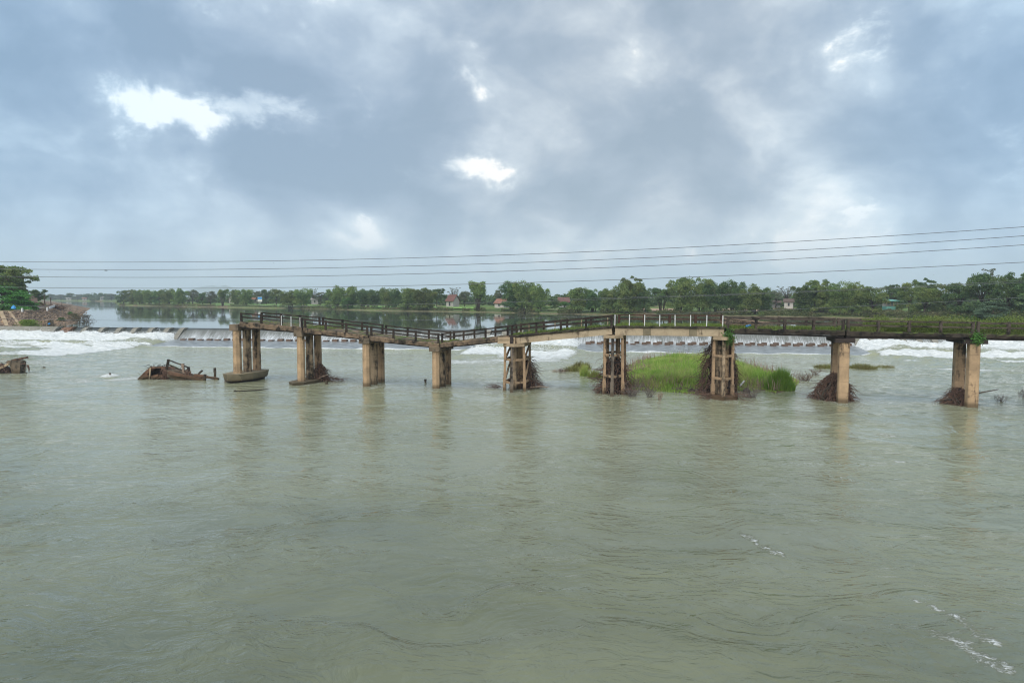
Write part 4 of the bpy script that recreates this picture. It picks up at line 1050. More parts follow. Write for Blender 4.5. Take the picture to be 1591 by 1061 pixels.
tag(blade_obj('dead_stalks', np.stack([X, Y, np.full(len(X), .2)], 1), rng.uniform(.5, 1.5, len(X)), .045, M['twig_pale'], .35), 'pale dead stalks scattered through the island grass', 'stalks', kind='stuff')
tuft('grass_tuft', 903, 573, 30, 1.1, 900, M['grass_dry'], 'upright yellowing grass tuft left of the middle frame pier, nearest the weir', 'grass tuft', group=RG)
tuft('grass_tuft', 908, 584, 14, 1.2, 500, M['grass'], 'narrow green grass tuft in the water just left of the middle frame pier', 'grass tuft', group=RG)
tuft('grass_tuft', 925, 587, 22, 1.0, 700, M['grass'], 'low green grass tuft touching the water beside the left side of the middle frame pier', 'grass tuft', group=RG)
tuft('grass_tuft', 890, 576, 30, .7, 500, M['grass_dry'], 'thin flattened brownish grass tuft at the left edge of the small grass patch', 'grass tuft', lean=.6, group=RG)
tuft('grass_tuft', 870, 577, 26, .6, 140, M['twig_pale'], 'sparse bent stalks standing alone left of the small grass patch', 'grass tuft', lean=.6, group=RG)
tuft('grass_tuft', 1282, 571, 34, .7, 700, M['grass_dry'], 'flat grass tuft in the river left of the second pier from the right', 'grass tuft', lean=.5, group=RG)
tuft('grass_tuft', 1340, 572, 44, .75, 1000, M['grass_dry'], 'wide low grass tuft in the river just right of the second pier from the right', 'grass tuft', lean=.4, group=RG)
tuft('grass_tuft', 1374, 571, 32, .6, 350, M['grass_dry'], 'sparse trailing grass at the right end of the low tuft near the white rollers', 'grass tuft', lean=.6, group=RG)
tuft('grass_tuft', 1100, 607, 26, .8, 700, M['reed'], 'dark green weeds at the left foot of the frame pier in the island', 'grass tuft', lean=.4, group=RG)
tuft('grass_tuft', 978, 600, 14, 1.0, 300, M['grass'], 'small green tuft at the right foot of the middle frame pier', 'grass tuft', group=RG)
def shrub(px, py, wpx, h, n, label, mat='twig_grey', leaves=0, lm='weed'):
    c_ = PZ(px, py, 0); r = wpx / 2 / F * c_.y
    e = empty('twig_shrub', c_, label, 'shrub', 'bare twiggy shrubs standing in the water'); m = MB(); tips = []
    for _ in range(n):
        a = rnd.uniform(0, 2 * math.pi); b = Vector((rnd.gauss(0, .2) * r, rnd.gauss(0, .2) * r, -.3)); tp = Vector((math.cos(a) * r * rnd.uniform(.2, 1), math.sin(a) * r * rnd.uniform(.2, 1), h * rnd.uniform(.4, 1.05)))
        md = b.lerp(tp, .5) + Vector((rnd.gauss(0, .1), rnd.gauss(0, .1), .1)); m.tube([b, md, tp], [.02, .015, .006], 4)
        for _k in range(3):
            s_ = md.lerp(tp, rnd.random()); q_ = s_ + Vector((rnd.gauss(0, .2), rnd.gauss(0, .2), rnd.uniform(.05, .4))); m.tube([s_, q_], [.01, .005], 3); tips.append(tuple(q_))
        tips.append(tuple(tp))
    m.build('twigs', M[mat], e)
    if leaves:
        t_ = np.array([tips[rnd.randrange(len(tips))] for _ in range(leaves)]) + rng.normal(0, .12, (leaves, 3)); V, Fq = leaf_quads(t_, .06); link('leaves', np_mesh('leaves', V, Fq, M[lm])).parent = e
shrub(1060, 562, 32, 2.3, 22, 'bare reddish shrub with few leaves at the back of the island', 'twig', 90)
shrub(1010, 617, 22, .7, 26, 'low dark twiggy shrub in front of the island, right of the middle frame pier')
shrub(1024, 621, 14, .6, 16, 'small pale twiggy shrub in the water, the nearest in front of the island', 'twig_pale')
shrub(982, 616, 34, .9, 30, 'bare spreading twigs at the right foot of the middle frame pier')
shrub(1168, 618, 34, 1.0, 38, 'thin bare saplings between the island pier and the tall reed clump')
shrub(1250, 591, 44, .8, 46, 'brown tangled twigs off the right tip of the island', 'twig')
shrub(1268, 582, 30, .7, 22, 'thin brown twigs in the water behind the right tip of the island', 'twig')
shrub(1555, 624, 30, .5, 18, 'small bare grey twigs sticking out of the water right of the rightmost pier')
shrub(1590, 617, 18, .8, 14, 'bare grey twigs in the water at the right edge of the picture')
shrub(873, 579, 24, .5, 14, 'few bare twigs in the water at the far left of the small grass patch')
# bank litter along the island's near shore
def rocks(name, spots, label, mat='rock', cat='rock', group=None):
    for (px, py, wd, hh_), lb in zip(spots, label):
        c_ = PZ(px, py, 0); m = MB(); vs, fs = lump(0, 0, wd / 2, wd / 2.4, hh_, 9, 4, .25, -.3, .5); m.add(vs, fs)
        twiggy(m, 10, lambda: (Vector((rnd.uniform(-wd/2, wd/2), rnd.uniform(-.2, .2), rnd.uniform(0, hh_))), Vector((rnd.gauss(0, 1), rnd.gauss(0, .5), rnd.uniform(-.3, .5)))), .4, .015, .3, 3)
        o = m.build(name, M[mat]); o.location = c_; tag(o, lb, cat, group)
rocks('drift_log', [(1058, 608, 1.0, .35), (1075, 610, 1.6, .4), (1090, 610, 1.6, .5), (1160, 609, 1.2, .4)],
      ['small dark root stump on the near shore of the island, the left one', 'brown drift stump on the island shore, second from the left', 'large black drift stump on the island shore left of the frame pier', 'brown drift stump on the island shore right of the frame pier'], 'rock', 'driftwood', 'drift stumps along the island shore')
m = MB(); m.tube([(0, 0, -.05), (.03, 0, .25), (.02, 0, .42)], [.13, .13, .05], 8); o = m.build('plastic_bottle', M['white_plastic']); o.location = PZ(1027, 600, .15); tag(o, 'white plastic litter at the front edge of the island grass', 'litter')
m = MB(); m.rough_beam((-.1, 0, 0), (.35, 0, .55), .14, .1, 3, .02); o = m.build('plastic_scrap', M['white_plastic']); o.location = PZ(1151, 600, .35); tag(o, 'pinkish white plastic scrap on a root right of the island pier', 'litter')

# ------------------------------------------------------------------ wreckage in the river
# fallen span with its railing still on
c_ = PZ(282, 590, 0); e = empty('collapsed_span', c_, 'collapsed tilted bridge span lying in the river with its broken railing still standing', 'wreckage', 'pieces of the collapsed bridge')
def L_(px, py, Y=c_.y): p = PY(px, py, Y) - c_; return p
m = MB(); a, b = L_(259, 575), L_(312, 593); a.y = b.y = 0
back = Vector((.3, 1.5, .05))
m.hexa([a + Vector((0,0,-.75)), b + Vector((0,0,-.65)), b + back + Vector((0,0,-.6)), a + back + Vector((0,0,-.7)), a, b, b + back, a + back]); m.build('slab', M['cap'], e)
m = MB(); twiggy(m, 40, lambda: (a.lerp(b, rnd.random()) + back * rnd.random() + Vector((0, 0, .05)), Vector((rnd.gauss(0, 1), rnd.gauss(0, 1), rnd.uniform(-.1, .6)))), .8, .03, .3); m.build('caught_twigs', M['twig'], e)
m = MB(); m.rough_beam(L_(262, 578) + Vector((0, -.15, -.05)), L_(318, 590) + Vector((0, -.25, -.05)), .3, .32, 6, .04); m.build('edge_beam', M['rust'], e)
m = MB(); m.rough_beam(L_(300, 583) + Vector((0, .4, 0)), L_(337, 588) + Vector((0, .4, -.1)), .5, .22, 5, .04); m.build('deck_fragment', M['rust'], e)
for (px, y0, y1, lx) in ((258, 574, 558.5, 3), (285, 580, 565, -2), (292, 584, 570, 0)):
    m = MB(); m.rough_beam(L_(px, y0) + Vector((0, .1, 0)), L_(px + lx, y1) + Vector((0, .1, 0)), .22, .2, 4, .02); m.build('railing_post', M['rail'] if px != 285 else M['twig_pale'], e)
m = MB(); m.rough_beam(L_(261, 559.5) + Vector((0, .1, 0)), L_(292, 571) + Vector((0, .1, 0)), .11, .13, 5, .015); m.build('rail', M['rail_grey'], e)
m = MB(); m.rough_beam(L_(260, 566) + Vector((0, .1, 0)), L_(286, 577) + Vector((0, .1, 0)), .11, .13, 5, .015); m.build('rail', M['rail_grey'], e)
m = MB(); twiggy(m, 46, lambda: (L_(rnd.choice((291, 294, 289)), rnd.uniform(572, 584)) + Vector((rnd.gauss(0, .1), 0, 0)), Vector((rnd.gauss(0, .4), -.2, -1))), .8, .03, .4); m.build('hanging_debris', M['twig'], e)
# broken box end
c2 = PZ(238, 589, 0); e2 = empty('broken_deck_end', c2, 'broken hollow end of the fallen deck, left of the tilted span with railing', 'wreckage', 'pieces of the collapsed bridge')
def L2(px, py, dy=0.0): p = PY(px, py, c2.y) - c2; p.y += dy; return p
m = MB(); f_ = [L2(213, 589), L2(226, 576), L2(234, 570), L2(250, 569.5), L2(255, 574), L2(256, 586), L2(240, 590)]
i_ = [L2(222, 586, .02), L2(232, 578, .02), L2(236, 573, .02), L2(249, 572, .02), L2(252.5, 575, .02), L2(253, 583, .02), L2(237, 583, .02)]
nn = len(f_); bk = [p + Vector((.3, 2.2, -.15)) for p in f_]
inn = [p + Vector((.1, 1.1, 0)) for p in i_]
m.add(f_ + i_ + bk + inn, [(k_, (k_+1) % nn, nn + (k_+1) % nn, nn + k_) for k_ in range(nn)] + [((k_+1) % nn, k_, 2*nn + k_, 2*nn + (k_+1) % nn) for k_ in range(nn)]
      + [(nn + k_, nn + (k_+1) % nn, 3*nn + (k_+1) % nn, 3*nn + k_) for k_ in range(nn)] + [tuple(range(3*nn, 4*nn))] + [tuple(range(2*nn, 3*nn))[::-1]])
m.build('hollow_slab', M['rust'], e2)
m = MB(); 
for q_ in inn: pass
m.add([p + Vector((0, -.35, 0)) for p in inn], [tuple(range(nn))[::-1]]); m.build('hollow_shade', M['debris_shade_dark'], e2)  # near-black sheet inside the hollow, standing in for its shade
m = MB(); m.rough_beam(L2(233, 589, -.12), L2(234.5, 571, -.12), .14, .12, 4, .015); m.build('railing_post', M['cap_tan'], e2)
m = MB()
for x_ in (225, 241, 248): m.rough_beam(L2(x_ - 5, 587, -.05), L2(x_ + 6, 583, -.1), .2, .28, 3, .05)
m.build('rubble', M['rust'], e2)
m = MB(); twiggy(m, 60, lambda: (L2(rnd.gauss(256, 2), rnd.uniform(572, 588), -.2), Vector((rnd.gauss(0, .6), -.2, -1))), .9, .035, .5); m.build('root_tangle', M['twig'], e2)
m = MB(); twiggy(m, 34, lambda: (L2(rnd.uniform(226, 254), rnd.uniform(568, 574), .6), Vector((rnd.gauss(0, 1), rnd.gauss(0, .6), rnd.uniform(-.2, .8)))), .9, .026, .3); m.build('caught_twigs', M['debris_shade_dark'], e2)
for q_ in range(5):
    m = MB(); x_ = 218 + q_ * 6.5; m.tube([L2(x_, 583 - q_ * 2.6, -.02), L2(x_ - 2.5, 579 - q_ * 2.6, -.15), L2(x_ - 4 + rnd.uniform(-2, 2), 577 - q_ * 2.0, -.25)], [.02, .018, .014], 4); m.build('reinforcing_bar', M['rust'], e2)
def stake(px, y0, px1, y1, label, r=.13):
    c_ = PZ(px, y0, 0); p = PY(px1, y1, c_.y) - c_; m = MB(); m.rough_beam(Vector((0, 0, -.4)) - p * .2, p, r * 1.7, r * 1.5, 5, .03); o = m.build('broken_post', M['rail_grey']); o.location = c_; tag(o, label, 'post', 'broken railing posts in the water')
stake(302, 583, 314, 575.5, 'broken rail leaning low over the water just right of the collapsed span')
stake(317, 591, 318.5, 581.5, 'short knobbly broken post, nearest of the three right of the collapsed span', .14)
stake(334, 585.5, 333.5, 571.5, 'upright broken post between the collapsed span and the leftmost pier')
stake(661, 594, 661, 589, 'tiny stump of a post just left of the fourth pier from the left')
stake(508, 597, 507, 591, 'pale round stump poking from the roots at the second pier from the left')
rocks('mooring_rock', [(353, 593, .9, .5)], ['small dark rock with debris at the left foot of the leftmost pier'])
rocks('boulder', [(171, 586.5, .45, .62)], ['dark boulder breaking the surface inside white foam on the left side of the river'])
rocks('flotsam', [(68, 571, .5, .12)], ['tiny dark floating debris in front of the left rapids'], 'rock', 'debris')
# wreck at the left edge
c3 = PZ(20, 580, 0); e3 = empty('wrecked_pier_head', c3, 'wrecked brown pier head with broken beams in the river at the left edge', 'wreckage', 'pieces of the collapsed bridge')
def L3(px, py, dy=0.0): p = PY(px, py, c3.y) - c3; p.y += dy; return p
def blk(m, pts, depth, dy=0.0):
    f_ = [L3(x, y, dy) for x, y in pts]; nn = len(f_); b_ = [p + Vector((0, depth, 0)) for p in f_]
    m.add(f_ + b_, [tuple(range(nn))[::-1], tuple(range(nn, 2*nn))] + [(k_, (k_+1) % nn, nn + (k_+1) % nn, nn + k_) for k_ in range(nn)])
m = MB(); blk(m, [(18, 581), (30, 581), (31.5, 563), (28, 560.5), (12, 560), (8, 563), (15, 567)], 1.0); m.build('pier_head', M['cap'], e3)
m = MB(); m.rough_beam(L3(14, 560.5, .5), L3(33, 556.5, 1.0), .7, .22, 5, .03); m.build('cross_beam', M['rust'], e3)
m = MB(); m.rough_beam(L3(-14, 580, -.3), L3(15, 565, -.1), .3, .26, 5, .03); m.build('fallen_beam', M['cap_tan'], e3)
m = MB(); vs, fs = lump(0, 0, 1.6, 1.0, 1.15, 12, 5, .25, -.4, .6); m.add([Vector(v_) + Vector((-1.9, .8, 0)) for v_ in vs], fs); m.build('matted_core', M['debris_shade_dark'], e3)
m = MB(); twiggy(m, 90, lambda: (L3(rnd.uniform(-20, 12), rnd.uniform(563, 578), rnd.uniform(-.3, .4)), Vector((rnd.gauss(0, 1), -.3, rnd.gauss(-.2, .5)))), 1.1, .035, .4)
m.build('roots', M['twig'], e3)
m = MB(); m.tube([L3(32, 566), L3(38, 564.5), L3(44, 568), L3(45, 578)], [.06, .07, .09, .04], 5); m.build('root', M['twig'], e3)
m = MB(); m.tube([L3(31, 570), L3(41, 580)], [.07, .05], 5); m.build('root', M['rail'], e3)
m = MB()
twiggy(m, 14, lambda: (L3(rnd.uniform(40, 45), 568), Vector((rnd.gauss(0, .3), 0, -1))), .6, .02, .5); m.build('hanging_debris', M['twig'], e3)
# branch floating below the first pier
m = MB(); m.tube([(0, 0, .03), (1.2, .2, .04), (2.2, .5, .06), (3.0, 1.2, .12)], [.04, .05, .05, .02], 5); twiggy(m, 12, lambda: ((rnd.uniform(0, 2.4), .2, .04), (rnd.gauss(0, .6), rnd.gauss(0, 1), .1)), .5, .014, .1)
o = m.build('floating_branch', M['debris_shade_dark']); o.location = PZ(363, 608, 0); tag(o, 'thin dark branch floating in front of the leftmost pier', 'branch')

# ------------------------------------------------------------------ power lines
def wire(pts, Y0, Y1, label, r=.034, x0=-40, x1=1640):
    xs = np.array([p[0] for p in pts], float); ys = np.array([p[1] for p in pts], float)
    co = np.polyfit(xs, ys, 3 if len(pts) > 4 else 2)
    m = MB(); P_ = []
    for px in np.linspace(max(x0, -60), x1, 60):
        py = float(np.polyval(co, px))
        # all points lie in one vertical plane through the two distances
        pa = ((x0 - 795.5) / F * Y0, Y0); pb = ((1591 - 795.5) / F * Y1, Y1); d = ray(px, py)
        k = (pa[0] * (pb[1] - pa[1]) - pa[1] * (pb[0] - pa[0])) / (d.x * (pb[1] - pa[1]) - d.y * (pb[0] - pa[0]))
        P_.append(Vector((0, 0, H)) + d * k)
    m.tube(P_, [r] * len(P_), 5); o = m.build('power_line', M['steel'], origin=P_[30]); tag(o, label, 'power line', 'power lines crossing the river')
wire([(0,406.5),(200,407.5),(400,405.7),(800,395.5),(1190,378),(1591,352.5)], 104, 78, 'topmost of the power lines crossing the sky above the river')
wire([(0,418),(200,419),(400,418),(800,408.5),(1190,391.5),(1591,366.5)], 104, 78, 'second power line from the top, with a bird close to it at left')
wire([(0,429.5),(200,431),(400,430),(800,421),(1190,404.5),(1591,380.5)], 104, 78, 'third power line from the top, above the treetops')
wire([(0,446),(200,448),(400,447.3),(800,439.5),(1190,426),(1591,407.5)], 104, 78, 'fourth power line, just above the far treetops and the distant hill')
wire([(0,474),(200,476.5),(400,477),(650,473),(870,464.5),(1190,457.5),(1400,448.5),(1591,438)], 112, 84, 'thin lower power line crossing in front of the far trees', .022)
wire([(0,495),(140,497),(370,499.5),(640,497.5),(900,492),(1300,477.5),(1591,462)], 112, 84, 'lowest thin power line, seen low over the calm upper river', .022)
wire([(700,468),(1190,454.5),(1400,446.5),(1591,435.5)], 112, 84, 'thin power line running close above the lower line on the right', .020, x0=860)
# birds
def bird(px, py, Y, s, label, rz=0):
    m = MB(); m.tube([(-.5*s, 0, 0), (-.2*s, 0, .02*s), (.15*s, 0, 0), (.5*s, 0, -.03*s)], [.03*s, .10*s, .09*s, .02*s], 6)
    m.add([(-.15*s, 0, .03*s), (.15*s, 0, .03*s), (.10*s, .55*s, .16*s), (-.02*s, 1.1*s, .10*s), (-.12*s, .5*s, .15*s)], [(0,1,2,3,4)])
    m.add([(-.15*s, 0, .03*s), (.15*s, 0, .03*s), (.10*s, -.55*s, .16*s), (-.02*s, -1.1*s, .10*s), (-.12*s, -.5*s, .15*s)], [(4,3,2,1,0)])
    o = m.build('bird', M['black']); o.location = PY(px, py, Y); o.rotation_euler = (.1, 0, rz); tag(o, label, 'bird', 'birds flying over the river')
bird(164.5, 420.5, 95, .42, 'largest dark bird flying level with the second power line at left', .5)
for px, py, lb in [(66,388.5,'tiny bird high above the trees at the far left'), (77,423,'tiny bird below the second power line at far left'), (305,414,'tiny bird between the two upper power lines left of centre'),
                   (425,408.5,'tiny bird just under the topmost power line above the left bridge span'), (635,404,'tiny bird just under the topmost line near the picture centre'),
                   (1516,359.5,'tiny bird just under the topmost line at the right'), (1451,427,'tiny bird low in the sky above the right-hand woods')]:
    bird(px, py, 80, .09, lb, rnd.uniform(0, 3))

# ------------------------------------------------------------------ trees
def variant(kind, seed):
    r = np.random.default_rng(seed); rd_ = random.Random(seed); lobes = []
    m = MB()
    if kind == 'bamboo':                   # plumes arching from a crowded foot, unit height about 1
        k = rd_.randint(15, 20)
        for i in range(k):
            a = rd_.uniform(0, 2 * math.pi); rad = rd_.uniform(.05, .44) ; top = rd_.uniform(.74, 1.0) - rad * .30
            bx, by = math.cos(a) * .07, math.sin(a) * .07
            tx, ty = math.cos(a) * rad, math.sin(a) * rad
            m.tube([(bx, by, -.03), (bx + (tx - bx) * .3, by + (ty - by) * .3, top * .5), (tx, ty, top * .93)], [.008, .006, .003], 4)
            for q in range(4):
                t = (.30, .52, .74, .94)[q] + rd_.uniform(-.06, .05)
                lobes.append((bx + (tx - bx) * t ** 1.6 * 1.15 + rd_.gauss(0, .035), by + (ty - by) * t ** 1.6 * 1.15 + rd_.gauss(0, .035), top * t, rd_.uniform(.085, .145) * (1.1 - .15 * (q == 3)), rd_.uniform(.75, 1.15)))
        for i in range(9):                 # skirts near the ground
            a = rd_.uniform(0, 2 * math.pi); lobes.append((math.cos(a) * rd_.uniform(.1, .42), math.sin(a) * rd_.uniform(.1, .42), rd_.uniform(.05, .25), rd_.uniform(.07, .12), .8))
        n_l = 230; sz = .018
    elif kind == 'vase':                   # bare foot, spreading head
        for i in range(12):
            a = rd_.uniform(0, 2 * math.pi); rad = rd_.uniform(.12, .42); top = rd_.uniform(.6, .9)
            m.tube([(math.cos(a) * .05, math.sin(a) * .05, -.03), (math.cos(a) * .10, math.sin(a) * .10, .35), (math.cos(a) * rad, math.sin(a) * rad, top)], [.014, .010, .004], 5)
            for q in range(4): lobes.append((math.cos(a) * rad * rd_.uniform(.5, 1.1), math.sin(a) * rad * rd_.uniform(.5, 1.1), top * rd_.uniform(.68, 1.05), rd_.uniform(.08, .13), .85))
        n_l = 230; sz = .018
    elif kind == 'broad':
        m.tube([(0, 0, -.03), (.01, .01, .2), (.0, .02, .5)], [.035, .028, .015], 7)
        for i in range(30):
            a = rd_.uniform(0, 2 * math.pi); ph = rd_.uniform(-.2, 1.0); rad = .38 * math.sqrt(max(.05, 1 - ph * ph * .8)) * rd_.uniform(.5, 1.0)
            p = (math.cos(a) * rad, math.sin(a) * rad, .50 + ph * .40); lobes.append((*p, rd_.uniform(.09, .16), .8))
            if i % 2 == 0: m.tube([(0, 0, .25 + .2 * rd_.random()), (p[0] * .5, p[1] * .5, p[2] * .85), p], [.012, .008, .003], 4)
        for i in range(10): a = rd_.uniform(0, 2 * math.pi); lobes.append((math.cos(a) * .3, math.sin(a) * .3, .15 + rd_.random() * .15, .11, .9))
        n_l = 260; sz = .018
    elif kind == 'airy':                   # separated leafy plates on bare limbs
        m.tube([(0, 0, -.03), (.02, 0, .35), (-.02, .02, .6)], [.03, .024, .014], 7)
        for i in range(15):
            a = rd_.uniform(0, 2 * math.pi); rad = rd_.uniform(.12, .48); z = rd_.uniform(.45, .97) - rad * .15
            p = (math.cos(a) * rad, math.sin(a) * rad, z); m.tube([(0, 0, .35 + .2 * rd_.random()), (p[0] * .6, p[1] * .6, z * .88), p], [.013, .008, .003], 5)
            for q in range(5): lobes.append((p[0] + rd_.gauss(0, .065), p[1] + rd_.gauss(0, .065), p[2] + rd_.gauss(0, .035), rd_.uniform(.05, .10), .65))
        for i in range(26): a = rd_.uniform(0, 6.28); q = rd_.uniform(0, .3); lobes.append((math.cos(a) * q, math.sin(a) * q, rd_.uniform(.42, .8), rd_.uniform(.06, .10), .7))
        n_l = 210; sz = .016
    elif kind == 'bare':                   # thin twiggy crown
        m.tube([(0, 0, -.03), (.01, 0, .5)], [.02, .01], 6)
        for i in range(40):
            a = rd_.uniform(0, 2 * math.pi); rad = rd_.uniform(.05, .35); p = (math.cos(a) * rad, math.sin(a) * rad, rd_.uniform(.6, 1)); m.tube([(0, 0, .3 + .2 * rd_.random()), (p[0] * .5, p[1] * .5, p[2] * .8), p], [.008, .005, .002], 4)
            lobes.append((*p, .045, .6))
        n_l = 26; sz = .014
    else:                                  # round dome of fine leaves
        for i in range(46):
            a = rd_.uniform(0, 2 * math.pi); ph = rd_.uniform(0, 1); rad = .46 * math.sqrt(1 - ph * ph * .9) * rd_.uniform(.75, 1.0)
            lobes.append((math.cos(a) * rad, math.sin(a) * rad, .16 + ph * .74, rd_.uniform(.08, .14), .55))
        m.tube([(0, 0, -.03), (0, 0, .5)], [.03, .015], 6)
        for i in range(30): a = rd_.uniform(0, 6.28); q = .44 * rd_.uniform(.5, 1); lobes.append((math.cos(a) * q, math.sin(a) * q, rd_.uniform(.06, .35), .11, .7))
        n_l = 260; sz = .021
    cs_ = []
    for (x, y, z, rr, fl) in lobes:
        d = r.normal(size=(n_l, 3)); d /= np.linalg.norm(d, axis=1)[:, None]
        d[:, 2] = np.where(d[:, 2] < -.35, -d[:, 2], d[:, 2])
        q = rr * r.uniform(.62, 1.10, n_l)[:, None] * d * np.array([1, 1, fl]); lump_ = 1 + .25 * np.sin(d[:, :1] * 7 + x * 40) * np.cos(d[:, 1:2] * 6 + y * 30)
        cs_.append(np.array([x, y, z]) + q * lump_)
    cs_ = np.concatenate(cs_)
    V, Fq = leaf_quads(cs_, sz, asp=.55)
    return V, Fq, m
VAR = {}
for kd, ns in (('bamboo', 5), ('vase', 2), ('broad', 4), ('airy', 2), ('bare', 1), ('dome', 2)):
    VAR[kd] = [variant(kd, 100 * (1 + len(VAR)) + i) for i in range(ns)]
meshes = {}; vcount = {}
def tree(name, kind, mat, px, ytop, width_px, back, label, cat='tree', group='trees on the far bank', D=None, base=None, trunk='bark', vi=None):
    p = PB(px, back) if D is None else Vector(((px - 795.5) / F * D, D, base))
    p.z -= .1
    top_ = PY(px, ytop, p.y).z; hgt = top_ - p.z; wd = width_px / F * p.y
    k = vcount.get(kind, 0); vcount[kind] = k + 1; i = (k if vi is None else vi) % len(VAR[kind])
    key = (kind, i, mat)
    if key not in meshes:
        V, Fq, m = VAR[kind][i]; meshes[key] = (np_mesh('crown', V, Fq, M[mat]), None)
        mm = MB(); mm.v = list(m.v); mm.f = list(m.f); meshes[key] = (meshes[key][0], mm.mesh('trunk', M[trunk], True))
    e = empty(name, p, label, cat, group, rz=rnd.uniform(0, 6.28)); s = wd / (.92 if kind != 'bamboo' else .84)
    e.scale = (s, s, hgt / .98)
    link('crown', meshes[key][0], e); link('trunk', meshes[key][1], e)
    return e
G1 = 'bamboo clumps on the far bank'
